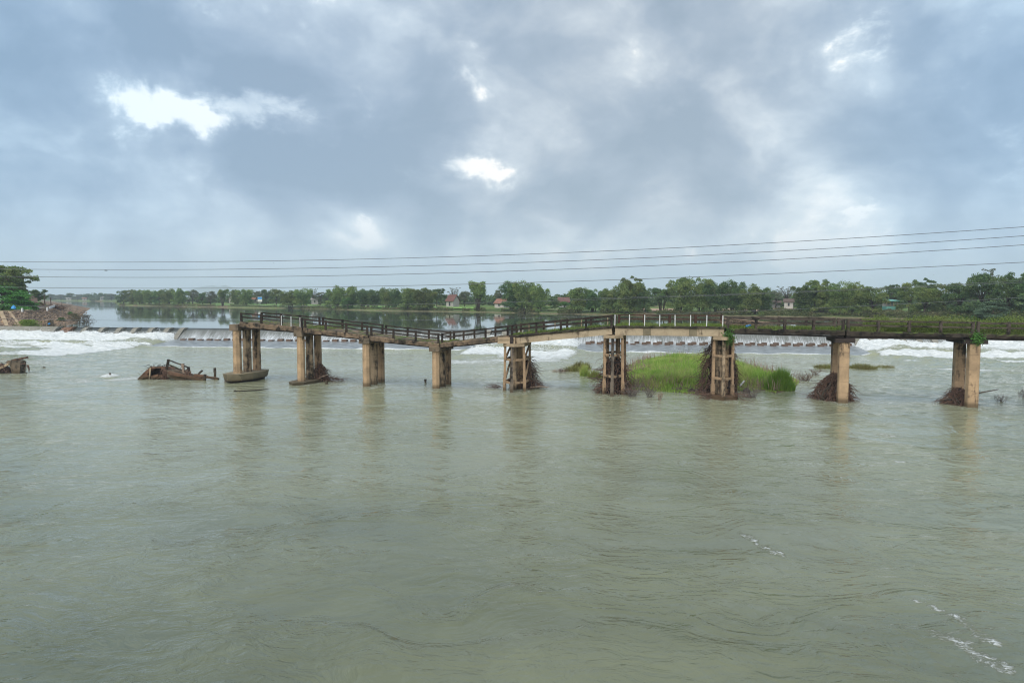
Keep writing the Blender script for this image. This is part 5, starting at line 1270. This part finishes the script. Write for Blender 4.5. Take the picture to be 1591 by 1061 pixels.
far_trees = [
 # far-left distant shore
 ('broad','leaf_dark', 64, 452.5, 17, 8, 'bluish tall tree on the distant shore behind the two poles at far left'),
 ('broad','leaf_dark', 82, 456.5, 16, 20, 'hazy low tree on the distant shore, first right of the poles'),
 ('broad','leaf_grey', 96, 458, 18, 30, 'hazy grey-green tree on the distant shore above the brown brush heap'),
 ('broad','leaf_dark', 110, 455.5, 14, 24, 'hazy rounded tree on the distant shore above the shrub at the embankment tip'),
 ('broad','leaf_grey', 122, 457.5, 16, 30, 'hazy pale tree on the distant shore, left of the small bright houses'),
 ('broad','leaf_dark', 136, 456, 16, 26, 'hazy tree on the distant shore between the small bright houses'),
 ('dome','leaf_dark', 147, 455, 13, 4, 'darkest round tree on the distant shore, standing close to the water'),
 ('broad','leaf_dark', 160, 455.5, 17, 20, 'hazy tree on the distant shore just right of the darkest round one'),
 ('broad','leaf_grey', 174, 456.5, 18, 26, 'hazy pale tree on the distant shore next to the wooded point'),
 # wooded point
 ('broad','leaf_dark', 193, 451, 22, 6, 'dark bush-like tree at the left tip of the wooded point'),
 ('bamboo','bamboo', 206, 449.5, 22, 12, 'second clump from the left tip of the wooded point'),
 ('bamboo','bamboo', 219, 449.5, 22, 9, 'bamboo clump third from the left tip of the wooded point'),
 ('bamboo','bamboo', 233, 449, 24, 12, 'bamboo clump in the middle of the left wooded point, fourth from its tip'),
 ('broad','leaf_dark', 248, 450.5, 22, 9, 'dark rounded tree in the wooded point, just left of its tallest clump'),
 ('bamboo','bamboo', 262, 449, 24, 12, 'bamboo clump just left of the tallest clump of the wooded point'),
 ('bamboo','bamboo', 281, 447.5, 26, 8, 'tallest bamboo clump of the left wooded point, beside the small gap'),
 ('broad','leaf_grey', 300, 451, 22, 50, 'pale tree in the gap below the distant hill'),
 ('broad','leaf_dark', 315, 455, 16, 22, 'small tree standing low in the meadow below the distant hill'),
 ('broad','leaf_grey', 328, 452.5, 22, 50, 'grey-green tree set back from the shore below the distant hill'),
 ('vase','bamboo', 346.5, 448.5, 21, 6, 'lone vase-shaped tree with a bare foot at the water, left of the bridge end'),
 ('bamboo','bamboo', 367, 449.5, 20, 36, 'clump behind the lone vase-shaped tree, above the bridge end'),
 ('bamboo','bamboo', 382, 448.5, 26, 12, 'bushy bamboo clump directly above the left end of the bridge'),
 ('broad','leaf_grey', 400, 452, 20, 46, 'pale tree set back right above the left end of the bridge'),
 ('broad','leaf_dark', 414, 450.5, 22, 60, 'dark tree set back behind the meadow near the blue signboard'),
 ('broad','bamboo', 430, 449.5, 24, 50, 'tree set back, immediately left of the big waterside clump'),
 ('bamboo','bamboo', 452, 449.5, 32, 3, 'waterside bamboo clump, left half of the pair left of the bright green field'),
 ('bamboo','bamboo', 470, 448.5, 28, 5, 'waterside bamboo clump, right half of the pair beside the bright green field'),
 ('bare','leaf_grey', 487, 449, 20, 60, 'thin bare-topped tree behind the small pavilion'),
 ('broad','leaf_grey', 498, 454, 22, 66, 'grey-green tree behind the bright green field'),
 ('broad','leaf_dark', 509, 453, 16, 60, 'dark tree at the right edge of the bright green field'),
 ('bamboo','bamboo', 524, 443.5, 34, 6, 'tall bamboo clump beginning the long wooded row, right of the bright green field'),
 ('bamboo','bamboo', 545, 444, 30, 7, 'tall bamboo clump second in the long wooded row'),
 ('broad','leaf_green', 541, 463, 24, 1, 'pale low bush at the water in front of the long wooded row'),
 ('bamboo','leaf_dark', 564, 448, 28, 12, 'dark clump third in the long wooded row'),
 ('bamboo','leaf_dark', 584, 448.5, 28, 14, 'dark clump fourth in the long wooded row, above the third bridge pier'),
 ('bamboo','bamboo', 602, 447.5, 28, 12, 'bamboo clump fifth in the long wooded row'),
 ('bamboo','leaf_dark', 618, 448, 26, 12, 'dark clump sixth in the long wooded row'),
 ('bamboo','bamboo', 636, 447, 34, 3, 'paler bamboo clump reaching down to the water in the right part of the long row'),
 ('bamboo','bamboo', 661, 446, 36, 3, 'large bamboo clump at the water, left of the white gabled house'),
 ('airy','leaf_dark', 679, 448, 22, 26, 'open-topped tree touching the left side of the white gabled house'),
 ('bare','leaf_grey', 705, 448, 30, 60, 'thin pale tree behind the white gabled house'),
 ('broad','leaf_grey', 722, 453, 22, 50, 'pale tree just right of the white gabled house'),
 ('vase','bamboo', 743, 436.8, 42, 2, 'tall single tree at the water between the two red-roofed houses'),
 ('broad','leaf_grey', 777, 450, 24, 50, 'pale tree behind the low orange-roofed house'),
 ('bamboo','leaf_dark', 795, 434, 40, 4, 'tall dark bamboo clump right of the low orange-roofed house'),
 ('bamboo','bamboo', 817, 437, 36, 3, 'bushy clump in the middle of the group right of the orange-roofed house'),
 ('bamboo','bamboo', 838, 441, 32, 4, 'right-hand bamboo clump of the group that ends at the gap with the long red roof'),
 ('broad','leaf_dark', 862, 466, 22, 24, 'low dark tree in front of the long red roof'),
 ('broad','leaf_green', 877, 469, 22, 14, 'small round bush right of the long red roof'),
 ('bamboo','bamboo', 900, 446, 36, 4, 'bamboo clump right of the long red roof'),
 ('bamboo','leaf_dark', 922, 448, 30, 6, 'dark clump between the red roof and the tallest middle clump'),
 ('bamboo','bamboo', 945, 446, 32, 4, 'bamboo clump left of the tall plumed clump above the middle bridge piers'),
 ('airy','bamboo', 984, 432, 38, 5, 'high open plume rising above the middle trees over the bridge'),
 ('bamboo','bamboo', 972, 438, 44, 3, 'tall bamboo clump under the high open plume'),
 ('bamboo','leaf_dark', 996, 440, 34, 5, 'clump right beneath the high open plume, beside the brown field'),
 ('vase','leaf_dark', 1028, 446, 44, 8, 'tree with bare dark stems standing on the brown field'),
 ('bamboo','bamboo', 1060, 430, 44, 5, 'tallest bamboo clump, right of the bare-stemmed tree on the brown field'),
 ('bamboo','bamboo', 1088, 430, 40, 5, 'tall bamboo clump second right of the bare-stemmed tree'),
 ('bamboo','leaf_dark', 1115, 434, 46, 5, 'wide dark bamboo clump above the white posts of the bridge'),
 ('bamboo','leaf_dark', 1140, 436, 36, 7, 'dark clump behind the branch heap on the bridge'),
 ('bamboo','bamboo', 1170, 441, 44, 3, 'drooping bamboo clump left of the two-coloured field'),
 ('bamboo','leaf_dark', 1188, 446, 26, 6, 'dark clump directly at the left edge of the two-coloured field'),
 ('bare','leaf_grey', 1222, 446, 40, 90, 'pale hazy tree behind the dark-roofed cottage'),
 ('broad','leaf_grey', 1205, 452, 26, 80, 'hazy rounded tree left of the dark-roofed cottage'),
 ('bamboo','leaf_dark', 1250, 441, 32, 5, 'dark clump right of the two-coloured field'),
 ('airy','bamboo', 1266, 434, 34, 6, 'open plumed tree rising over the clumps right of the two-coloured field'),
 ('bamboo','bamboo', 1276, 440, 36, 5, 'bamboo clump under the open plumed tree right of the two-coloured field'),
 ('bamboo','bamboo', 1302, 438, 38, 5, 'bamboo clump midway between the two-coloured field and the teal hut'),
 ('bamboo','bamboo', 1328, 438, 40, 5, 'tall bamboo clump left of the teal hut'),
 ('broad','bamboo', 1355, 445, 46, 4, 'rounded pale-green tree immediately left of the teal hut'),
 ('broad','leaf_dark', 1385, 441, 40, 34, 'dark rounded tree behind the teal hut'),
 ('broad','bamboo', 1412, 441, 40, 16, 'rounded tree immediately right of the teal hut'),
 ('airy','leaf_dark', 1440, 435, 36, 20, 'dark flat-topped tree standing above the right-hand woods'),
 ('broad','bamboo', 1437, 446, 50, 6, 'wide yellowish tree below the dark flat-topped one'),
 ('broad','bamboo', 1466, 441, 44, 12, 'yellow-green tree just left of the largest dark crown'),
 ('broad','leaf_dark', 1490, 438, 52, 5, 'dark tree at the left shoulder of the big right-hand wood'),
 ('broad','leaf_dark', 1524, 427, 60, 6, 'largest dark crown of the right-hand wood'),
 ('bare','leaf_grey', 1535, 419.5, 50, 10, 'bare-twigged treetop sticking out above the largest dark crown'),
 ('broad','leaf_dark', 1565, 430, 54, 6, 'dark crown second from the right edge'),
 ('airy','leaf_dark', 1592, 422, 44, 9, 'dark tree cut by the right edge'),
 ('broad','leaf_dark', 1612, 424, 60, 6, 'dark crown filling the right edge under the topmost branches'),
 ('dome','leaf_pale', 1543, 467, 46, 2, 'pale silvery-green bush in front of the dark right-hand wood'),
]
for kd, mt, px, yt, wd, back, lb in far_trees:
    tree('bamboo_clump' if kd == 'bamboo' else ('bush' if ('bush' in lb and kd != 'broad') else 'tree'), kd, mt, px, yt, wd, back, lb, 'bamboo' if kd == 'bamboo' else 'tree', G1 if kd == 'bamboo' else 'trees on the far bank')
# far-off woods behind them: one uncountable mass
cs_ = []
for px in np.arange(-300, 1800, 1.6):
    if 288 < px < 300: continue
    D_ = shoreD(px); bk = rnd.uniform(90, 260) if px > 190 else rnd.uniform(60, 400)
    p = PB(px, bk); hgt = rnd.uniform(3, 6.5) * (1.0 if px > 190 else 1.6); r_ = hgt * .45
    k_ = 120
    d = rng.normal(size=(k_, 3)); d /= np.linalg.norm(d, axis=1)[:, None]; cs_.append(np.array([p.x, p.y, p.z + hgt * .5]) + d * rng.uniform(.6, 1, k_)[:, None] * np.array([r_ * 1.3, r_, hgt * .55]))
V, Fq = leaf_quads(np.concatenate(cs_), .8, asp=.6)
tag(link('distant_woods', np_mesh('distant_woods', V, Fq, M['leaf_dark'])), 'low hazy belt of distant woods behind the trees of the far bank', 'woods', kind='stuff')
# scrub along the waterline
cs_ = []
for px in np.arange(186, 1700, .22):
    D_ = shoreD(px)
    if float(fbm(np.array(px), np.array(1.0), 22, 3, 97)) < .40 and px < 1190: continue
    hgt = .5 + 1.6 * float(fbm(np.array(px), np.array(5.0), 12, 3, 99)) + (.6 if px > 1480 else 0)
    for _ in range(7 if px < 1190 else 16):
        p = PB(px + rnd.uniform(-.3, .3), rnd.uniform(.8, 5 if px < 1190 else 14)); cs_.append((p.x, p.y, p.z + rnd.random() * hgt - .1))
V, Fq = leaf_quads(np.array(cs_), .22, asp=.6)
tag(link('shore_scrub', np_mesh('shore_scrub', V, Fq, M['leaf_scrub'])), 'low green scrub fringing the far shore', 'scrub', kind='stuff')
cs_ = []
for _ in range(26000):
    px = rnd.uniform(1475, 1720); p = PB(px, 1 + 22 * rnd.random() ** 1.3); cs_.append((p.x, p.y, p.z + rnd.random() ** 2 * 1.1))
V, Fq = leaf_quads(np.array(cs_), .16, asp=.6)
tag(link('bank_creepers', np_mesh('bank_creepers', V, Fq, M['leaf_green'])), 'bright green creeping plants covering the right-hand bank', 'plants', kind='stuff')

# left bank trees
GL = 'trees on the left bank'
LBD = 168
tree('tree', 'airy', 'leaf_brown', 12, 428, 70, 0, 'brownish tree behind the round green one on the left bank', group=GL, D=186, base=5.8)
tree('tree', 'airy', 'bamboo', 24, 411.5, 56, 0, 'tall open-branched tree above the round green tree at the left edge', group=GL, D=182, base=5.8, vi=0)
tree('tree', 'airy', 'bamboo', -22, 412, 70, 0, 'tall tree cut by the left edge above the embankment', group=GL, D=180, base=5.8, vi=1)
tree('tree', 'dome', 'leaf_green', 5, 443.5, 76, 0, 'broad round bright green tree on the embankment at the left edge', group=GL, D=166, base=5.6)
tree('bush', 'dome', 'leaf_green', 49, 466.5, 20, 0, 'small round bush beside the brown-roofed shed on the left bank', 'bush', GL, D=172, base=5.6)
tree('tree', 'airy', 'leaf_dark', 57, 449.5, 26, 0, 'slender dark tree left of the two poles', group=GL, D=230, base=5.4)
tree('bush', 'dome', 'leaf_brown', 62, 469, 14, 0, 'small brown bush beside the road on the left bank', 'bush', GL, D=215, base=5.5)
tree('tree', 'broad', 'leaf_dark', -60, 425, 80, 0, 'dark tree outside the left edge behind the embankment', group=GL, D=190, base=5.6)
def heap(name, px0, px1, y0, y1, D, base, label, mat, n, rx_dep=3.0):
    a = PY(px0, y0, D); b = PY(px1, y0, D); wdt = (b.x - a.x) / 2; c_ = Vector(((a.x + b.x) / 2, D, base)); hgt = PY(px0, y1, D).z - base
    e = empty(name, c_, label, 'brush'); m = MB(); vs, fs = lump(0, 0, wdt * .85, rx_dep * .8, hgt * .7, 18, 5, .15, -.4, .5); m.add(vs, fs); m.build('matted_core', M['debris_shade_dark'], e)
    m = MB(); twiggy(m, n, lambda: (Vector((rnd.uniform(-wdt, wdt), rnd.uniform(-rx_dep, rx_dep), rnd.uniform(0, hgt * .7))), Vector((rnd.gauss(0, 1), rnd.gauss(0, 1), rnd.uniform(0, .9)))), 1.6, .04, .3); m.build('twigs', M[mat], e)
heap('brush_heap', 58, 97, 481, 471.5, 214, 5.1, 'long heap of reddish brown cut brush along the road on the left bank', 'twig', 700, 3.5)
def bankplant(px, ybase, ytop, wpx, D, label, mat, n, sz=.13):
    c_ = PY(px, ybase, D); r = wpx / 2 / F * D; hgt = PY(px, ytop, D).z - c_.z
    pts = np.stack([rng.normal(0, .45, n) * r, rng.normal(0, .4, n) * r, rng.random(n) * hgt], 1); pts[:, :2] *= (1.05 - .5 * (pts[:, 2:] / hgt))
    e = empty('bush', c_, label, 'bush', 'bushes on the embankment'); V, Fq = leaf_quads(pts, sz); link('foliage', np_mesh('foliage', V, Fq, M[mat])).parent = e
    m = MB(); twiggy(m, 24, lambda: (Vector((rnd.gauss(0, r * .3), rnd.gauss(0, r * .3), -.1)), Vector((rnd.gauss(0, .5), rnd.gauss(0, .4), 1))), hgt, .03, -.1); m.build('stems', M['twig'], e)
bankplant(44, 507, 497, 34, 146, 'bright green grass bush at the foot of the embankment beside the weir', 'reed', 2200)
bankplant(95, 498, 493.5, 14, 160, 'small dark green bush midway down the stone slope', 'leaf_dark', 500)
bankplant(133, 500, 489, 26, 172, 'scraggly brown-green shrub standing in the water off the embankment tip', 'leaf_brown', 700)
bankplant(116, 500, 487, 24, 170, 'brown shrub at the tip of the embankment', 'leaf_brown', 900)
bankplant(109, 489, 484.5, 10, 180, 'small green bush at the top right of the stone slope', 'leaf_green', 260)
bankplant(35, 481, 477, 30, 160, 'strip of green plants along the top of the embankment under the round tree', 'leaf_green', 800)
bankplant(78, 506, 498, 16, 150, 'brown weeds at the foot of the stone slope next to the green grass bush', 'leaf_brown', 300)
bankplant(3, 498, 493.5, 8, 152, 'tuft of grass on the slope at the very left edge', 'reed', 200)
# shed, thatch, tarp, poles, guard wall, marker posts
def pyr(px0, px1, y0, y1, D): a = PY(px0, y0, D); b = PY(px1, y1, D); return a, b
def house(name, px0, px1, ybase, yeave, yridge, D, label, wall, roof, depth=7, gable=False, cat='house', openings=True, overhang=.5, group='houses on the far bank', rz=0.0):
    a = PY(px0, ybase, D); b = PY(px1, ybase, D); z0 = a.z; ze = PY(px0, yeave, D).z; zr = PY(px0, yridge, D).z; wdt = b.x - a.x
    rz -= math.atan2((a.x + b.x) / 2, D); e = empty(name, ((a.x + b.x) / 2, D, z0), label, cat, group, rz=rz); hw = wdt / 2; he = ze - z0; hr = zr - z0
    m = MB()
    if gable:   # gable end towards the viewer
        f_ = [(-hw, 0, -1), (hw, 0, -1), (hw, 0, he), (0, 0, hr - .12), (-hw, 0, he)]
        m.add([(x, 0, z) for x, _, z in f_] + [(x, depth, z) for x, _, z in f_], [(0,1,2,3,4), (9,8,7,6,5), (1,6,7,2), (5,0,4,9), (0,5,6,1)]); m.build('wall', M[wall], e)
        m = MB(); o_ = overhang
        for s in (-1, 1):
            sl = (hr - he) / hw
            p = [Vector((s * (hw + o_), -o_, he - sl * o_)), Vector((0, -o_, hr)), Vector((0, depth + o_, hr)), Vector((s * (hw + o_), depth + o_, he - sl * o_))]
            q = [v_ + Vector((0, 0, .22)) for v_ in p]; m.hexa(p + q)
        m.build('roof', M[roof], e)
    else:       # ridge across the view
        m.add([(-hw, 0, -1), (hw, 0, -1), (hw, depth, -1), (-hw, depth, -1), (-hw, 0, he), (hw, 0, he), (hw, depth, he), (-hw, depth, he), (-hw, depth/2, hr - .1), (hw, depth/2, hr - .1)],
              [(0,1,5,4), (2,3,7,6), (1,2,6,9,5), (3,0,4,8,7)]); m.build('wall', M[wall], e)
        m = MB(); o_ = overhang; sl = (hr - he) / (depth / 2)
        for s in (-1, 1):
            y0_ = depth/2 + s * (depth/2 + o_)
            p = [Vector((-hw - o_, y0_, he - sl * o_)), Vector((hw + o_, y0_, he - sl * o_)), Vector((hw + o_, depth/2, hr)), Vector((-hw - o_, depth/2, hr))]
            m.hexa(p + [v_ + Vector((0, 0, .2)) for v_ in p])
        m.build('roof', M[roof], e)
    if openings:
        nw = max(1, int(wdt / 4)); 
        for i in range(nw):
            x = -hw + wdt * (i + .5) / nw; m = MB()
            if i == nw // 2: m.box((x, -.03, he * .36), min(1.1, wdt * .2), .1, he * .72); m.build('door', M['dark_opening'], e)
            else: m.box((x, -.03, he * .55), min(1.3, wdt * .2), .1, he * .35); m.build('window', M['dark_opening'], e)
    return e
hD = shoreD(700) + 42
e = house('house', 692, 705, 475, 467.0, 458.5, hD, 'white house with a red tiled roof showing its gable, left of the tall single tree', 'wall_cream', 'tile', 5.5, rz=-.6)
house('house', 768, 783, 475.5, 471, 465, shoreD(775) + 40, 'low house with an orange tiled roof right of the tall single tree', 'wall_cream', 'tile_orange', 8, rz=-.35)
house('house', 868, 884, 474, 469, 462.5, shoreD(875) + 60, 'house with a long dull red roof in the gap left of the middle trees', 'wall_grey', 'tile', 8)
house('house', 1219, 1232, 475.5, 469, 464.8, shoreD(1225) + 75, 'cottage with a dark roof beyond the two-coloured field', 'wall_cream', 'roof_brown', 8)
house('house', 1200, 1212, 475, 471, 467.5, shoreD(1206) + 85, 'small grey cottage left of the dark-roofed cottage', 'wall_grey', 'roof_brown', 7)
house('house', 356, 363, 468.5, 464, 458, shoreD(360) + 70, 'small white gabled house between the vase-shaped tree and the bridge end', 'wall_cream', 'tile_orange', 8, True)
house('house', 392, 401, 469, 464.5, 459, shoreD(396) + 80, 'little orange-roofed house behind the meadow near the bridge end', 'wall_grey', 'tile_orange', 8)
house('house', 484, 494, 470.5, 465.5, 463, shoreD(489) + 60, 'small open grey pavilion behind the bright green field', 'wall_grey', 'wall_grey', 6)
house('house', 128, 134, 465.6, 463.8, 462.3, shoreD(131) + 10, 'tiny red-roofed house on the distant shore left of the darkest round tree', 'wall_cream', 'tile_orange', 10)
house('house', 156, 160, 465.4, 461.5, 459.6, shoreD(158) + 12, 'tiny white house on the distant shore right of the darkest round tree', 'wall_cream', 'wall_cream', 10)
house('house', 103, 110, 465.6, 463.5, 462.4, shoreD(106) + 12, 'tiny pale low house on the distant shore, the leftmost', 'wall_cream', 'wall_grey', 10)
# blue sign by the meadow
sp_ = PB(404.5, 40); e = empty('signboard', sp_, 'small blue and white signboard standing in the meadow near the bridge end', 'sign')
m = MB(); m.box((-.5, 0, 1.4), .12, .12, 2.8); m.build('post', M['white_paint'], e); m = MB(); m.box((.5, 0, 1.4), .12, .12, 2.8); m.build('post', M['white_paint'], e)
m = MB(); m.box((0, -.1, 3.6), 2.8, .12, 3.0); m.build('board', M['white_paint'], e); m = MB(); m.box((0, -.19, 4.3), 2.6, .05, 1.2); m.build('blue_panel', M['blue_plastic'], e)
# teal hut
hc = PB(1382, 15); hc.z += 1.3; wd_ = 17 / F * hc.y; ze_ = PY(1382, 476.5, hc.y).z - hc.z
e = empty('riverside_hut', hc, 'open teal hut with a flat roof among the right-hand trees', 'hut')
m = MB(); m.box((0, 0, .5), wd_, 2.6, 1.1); m.build('lower_wall', M['teal'], e)
for x in (-.5, -.17, .17, .5):
    m = MB(); m.box((x * (wd_ - .2), -1.15, 1.8), .14, .14, 1.8); m.build('post', M['cap_tan'], e)
m = MB(); m.box((0, 1.2, 1.85), wd_ * .96, .1, 1.6); m.build('back_wall', M['wall_cream'], e)
m = MB(); m.hexa([Vector(v_) for v_ in ((-wd_*.56, -1.9, 2.55), (wd_*.56, -1.9, 2.55), (wd_*.56, 1.8, 2.95), (-wd_*.56, 1.8, 2.95), (-wd_*.56, -1.9, 2.75), (wd_*.56, -1.9, 2.75), (wd_*.56, 1.8, 3.15), (-wd_*.56, 1.8, 3.15))]); m.build('roof', M['teal'], e)
# left bank buildings
house('shed', 34, 53, 480, 470, 464, 178, 'long low shed with a sagging brown roof behind the bush on the left bank', 'roof_brown', 'roof_brown', 6, cat='shed', openings=False, group='sheds on the left bank')
house('shed', 37, 49, 478, 467.5, 461, 196, 'small pale shed showing behind the brown-roofed shed on the left bank', 'wall_cream', 'roof_brown', 6, cat='shed', openings=False, group='sheds on the left bank')
c_ = PY(39, 479.5, 168); e = empty('straw_stack', c_, 'conical straw stack in front of the brown-roofed shed', 'straw stack'); m = MB(); vs, fs = lump(0, 0, 1.0, 1.0, 1.5, 12, 6, .08, -.2, .9); m.add(vs, fs); m.build('straw', M['thatch'], e)
m = MB(); m.tube([(0, 0, 1.2), (0, 0, 1.8)], [.04, .03], 5); m.build('stack_pole', M['bark'], e)
c_ = PY(21, 479, 158); m = MB(); vs, fs = lump(0, 0, .55, .5, .75, 8, 4, .2, -.1, .4); m.add(vs, fs); o = m.build('tarpaulin', M['blue_plastic']); o.location = c_; tag(o, 'bright blue tarpaulin bundle under the round green tree', 'tarpaulin')
c_ = PY(76, 504, 148); m = MB(); m.box((0, 0, .12), .35, .3, .25); m.box((.1, .0, .28), .2, .2, .12); o = m.build('plastic_can', M['blue_plastic']); o.location = c_; tag(o, 'tiny blue plastic can at the foot of the stone slope', 'can')
for px, y0, y1, D_, lb in ((69.5, 476, 457.5, 205, 'taller dark wooden pole beside the road on the left bank'), (79, 476, 462.5, 222, 'shorter dark wooden pole, right of the taller one')):
    a = PY(px, y0 + 4, D_); b = PY(px, y1, D_); m = MB(); m.tube([Vector((0, 0, 0)), Vector((.05, 0, (b.z - a.z) * .5)), Vector((-.02, 0, b.z - a.z))], [.2, .17, .14], 7)
    m.box((0, 0, (b.z - a.z) * .92), .8, .12, .12); o = m.build('wooden_pole', M['bark'], smooth=False); o.location = a; tag(o, lb, 'pole', 'poles on the left bank')
m = MB(); a, b = PZ(77, 481, ZT), PZ(85.5, 477, ZT); c_ = a.copy(); m.rough_beam(Vector((0, 0, .45)), b - a + Vector((0, 0, .45)), .3, .55, 6, .01); o = m.build('guard_wall', M['white_paint']); o.location = a; tag(o, 'low white guard wall along the road at the top of the stone slope', 'wall')
for px, py, lb in ((34.3, 484, 'short white marker post at the top of the slope under the round tree'), (73.3, 482.6, 'short white marker post next to the white guard wall')):
    a = PZ(px, py, ZT); m = MB(); m.box((0, 0, .3), .28, .28, .75); m.prism([(-.14, -.14), (.14, -.14), (.14, .14), (-.14, .14)], .675, .75, .6); o = m.build('marker_post', M['white_paint']); o.location = a; tag(o, lb, 'post', 'white marker posts')

# ------------------------------------------------------------------ haze
mh = bpy.data.materials.new('haze_air'); T = NT(nodes(mh)); pv = T.n('ShaderNodeVolumePrincipled'); pv.inputs['Color'].default_value = (0.80, 0.90, 1.0, 1)
pv.inputs['Density'].default_value = 0.00022; pv.inputs['Anisotropy'].default_value = 0.0
oo = T.n('ShaderNodeOutputMaterial'); T.l(pv.outputs[0], oo.inputs['Volume'])
m = MB(); m.box((0, 3550, 98), 13000, 10100, 204); hz_o = m.build('haze', mh); tag(hz_o, kind='stuff')
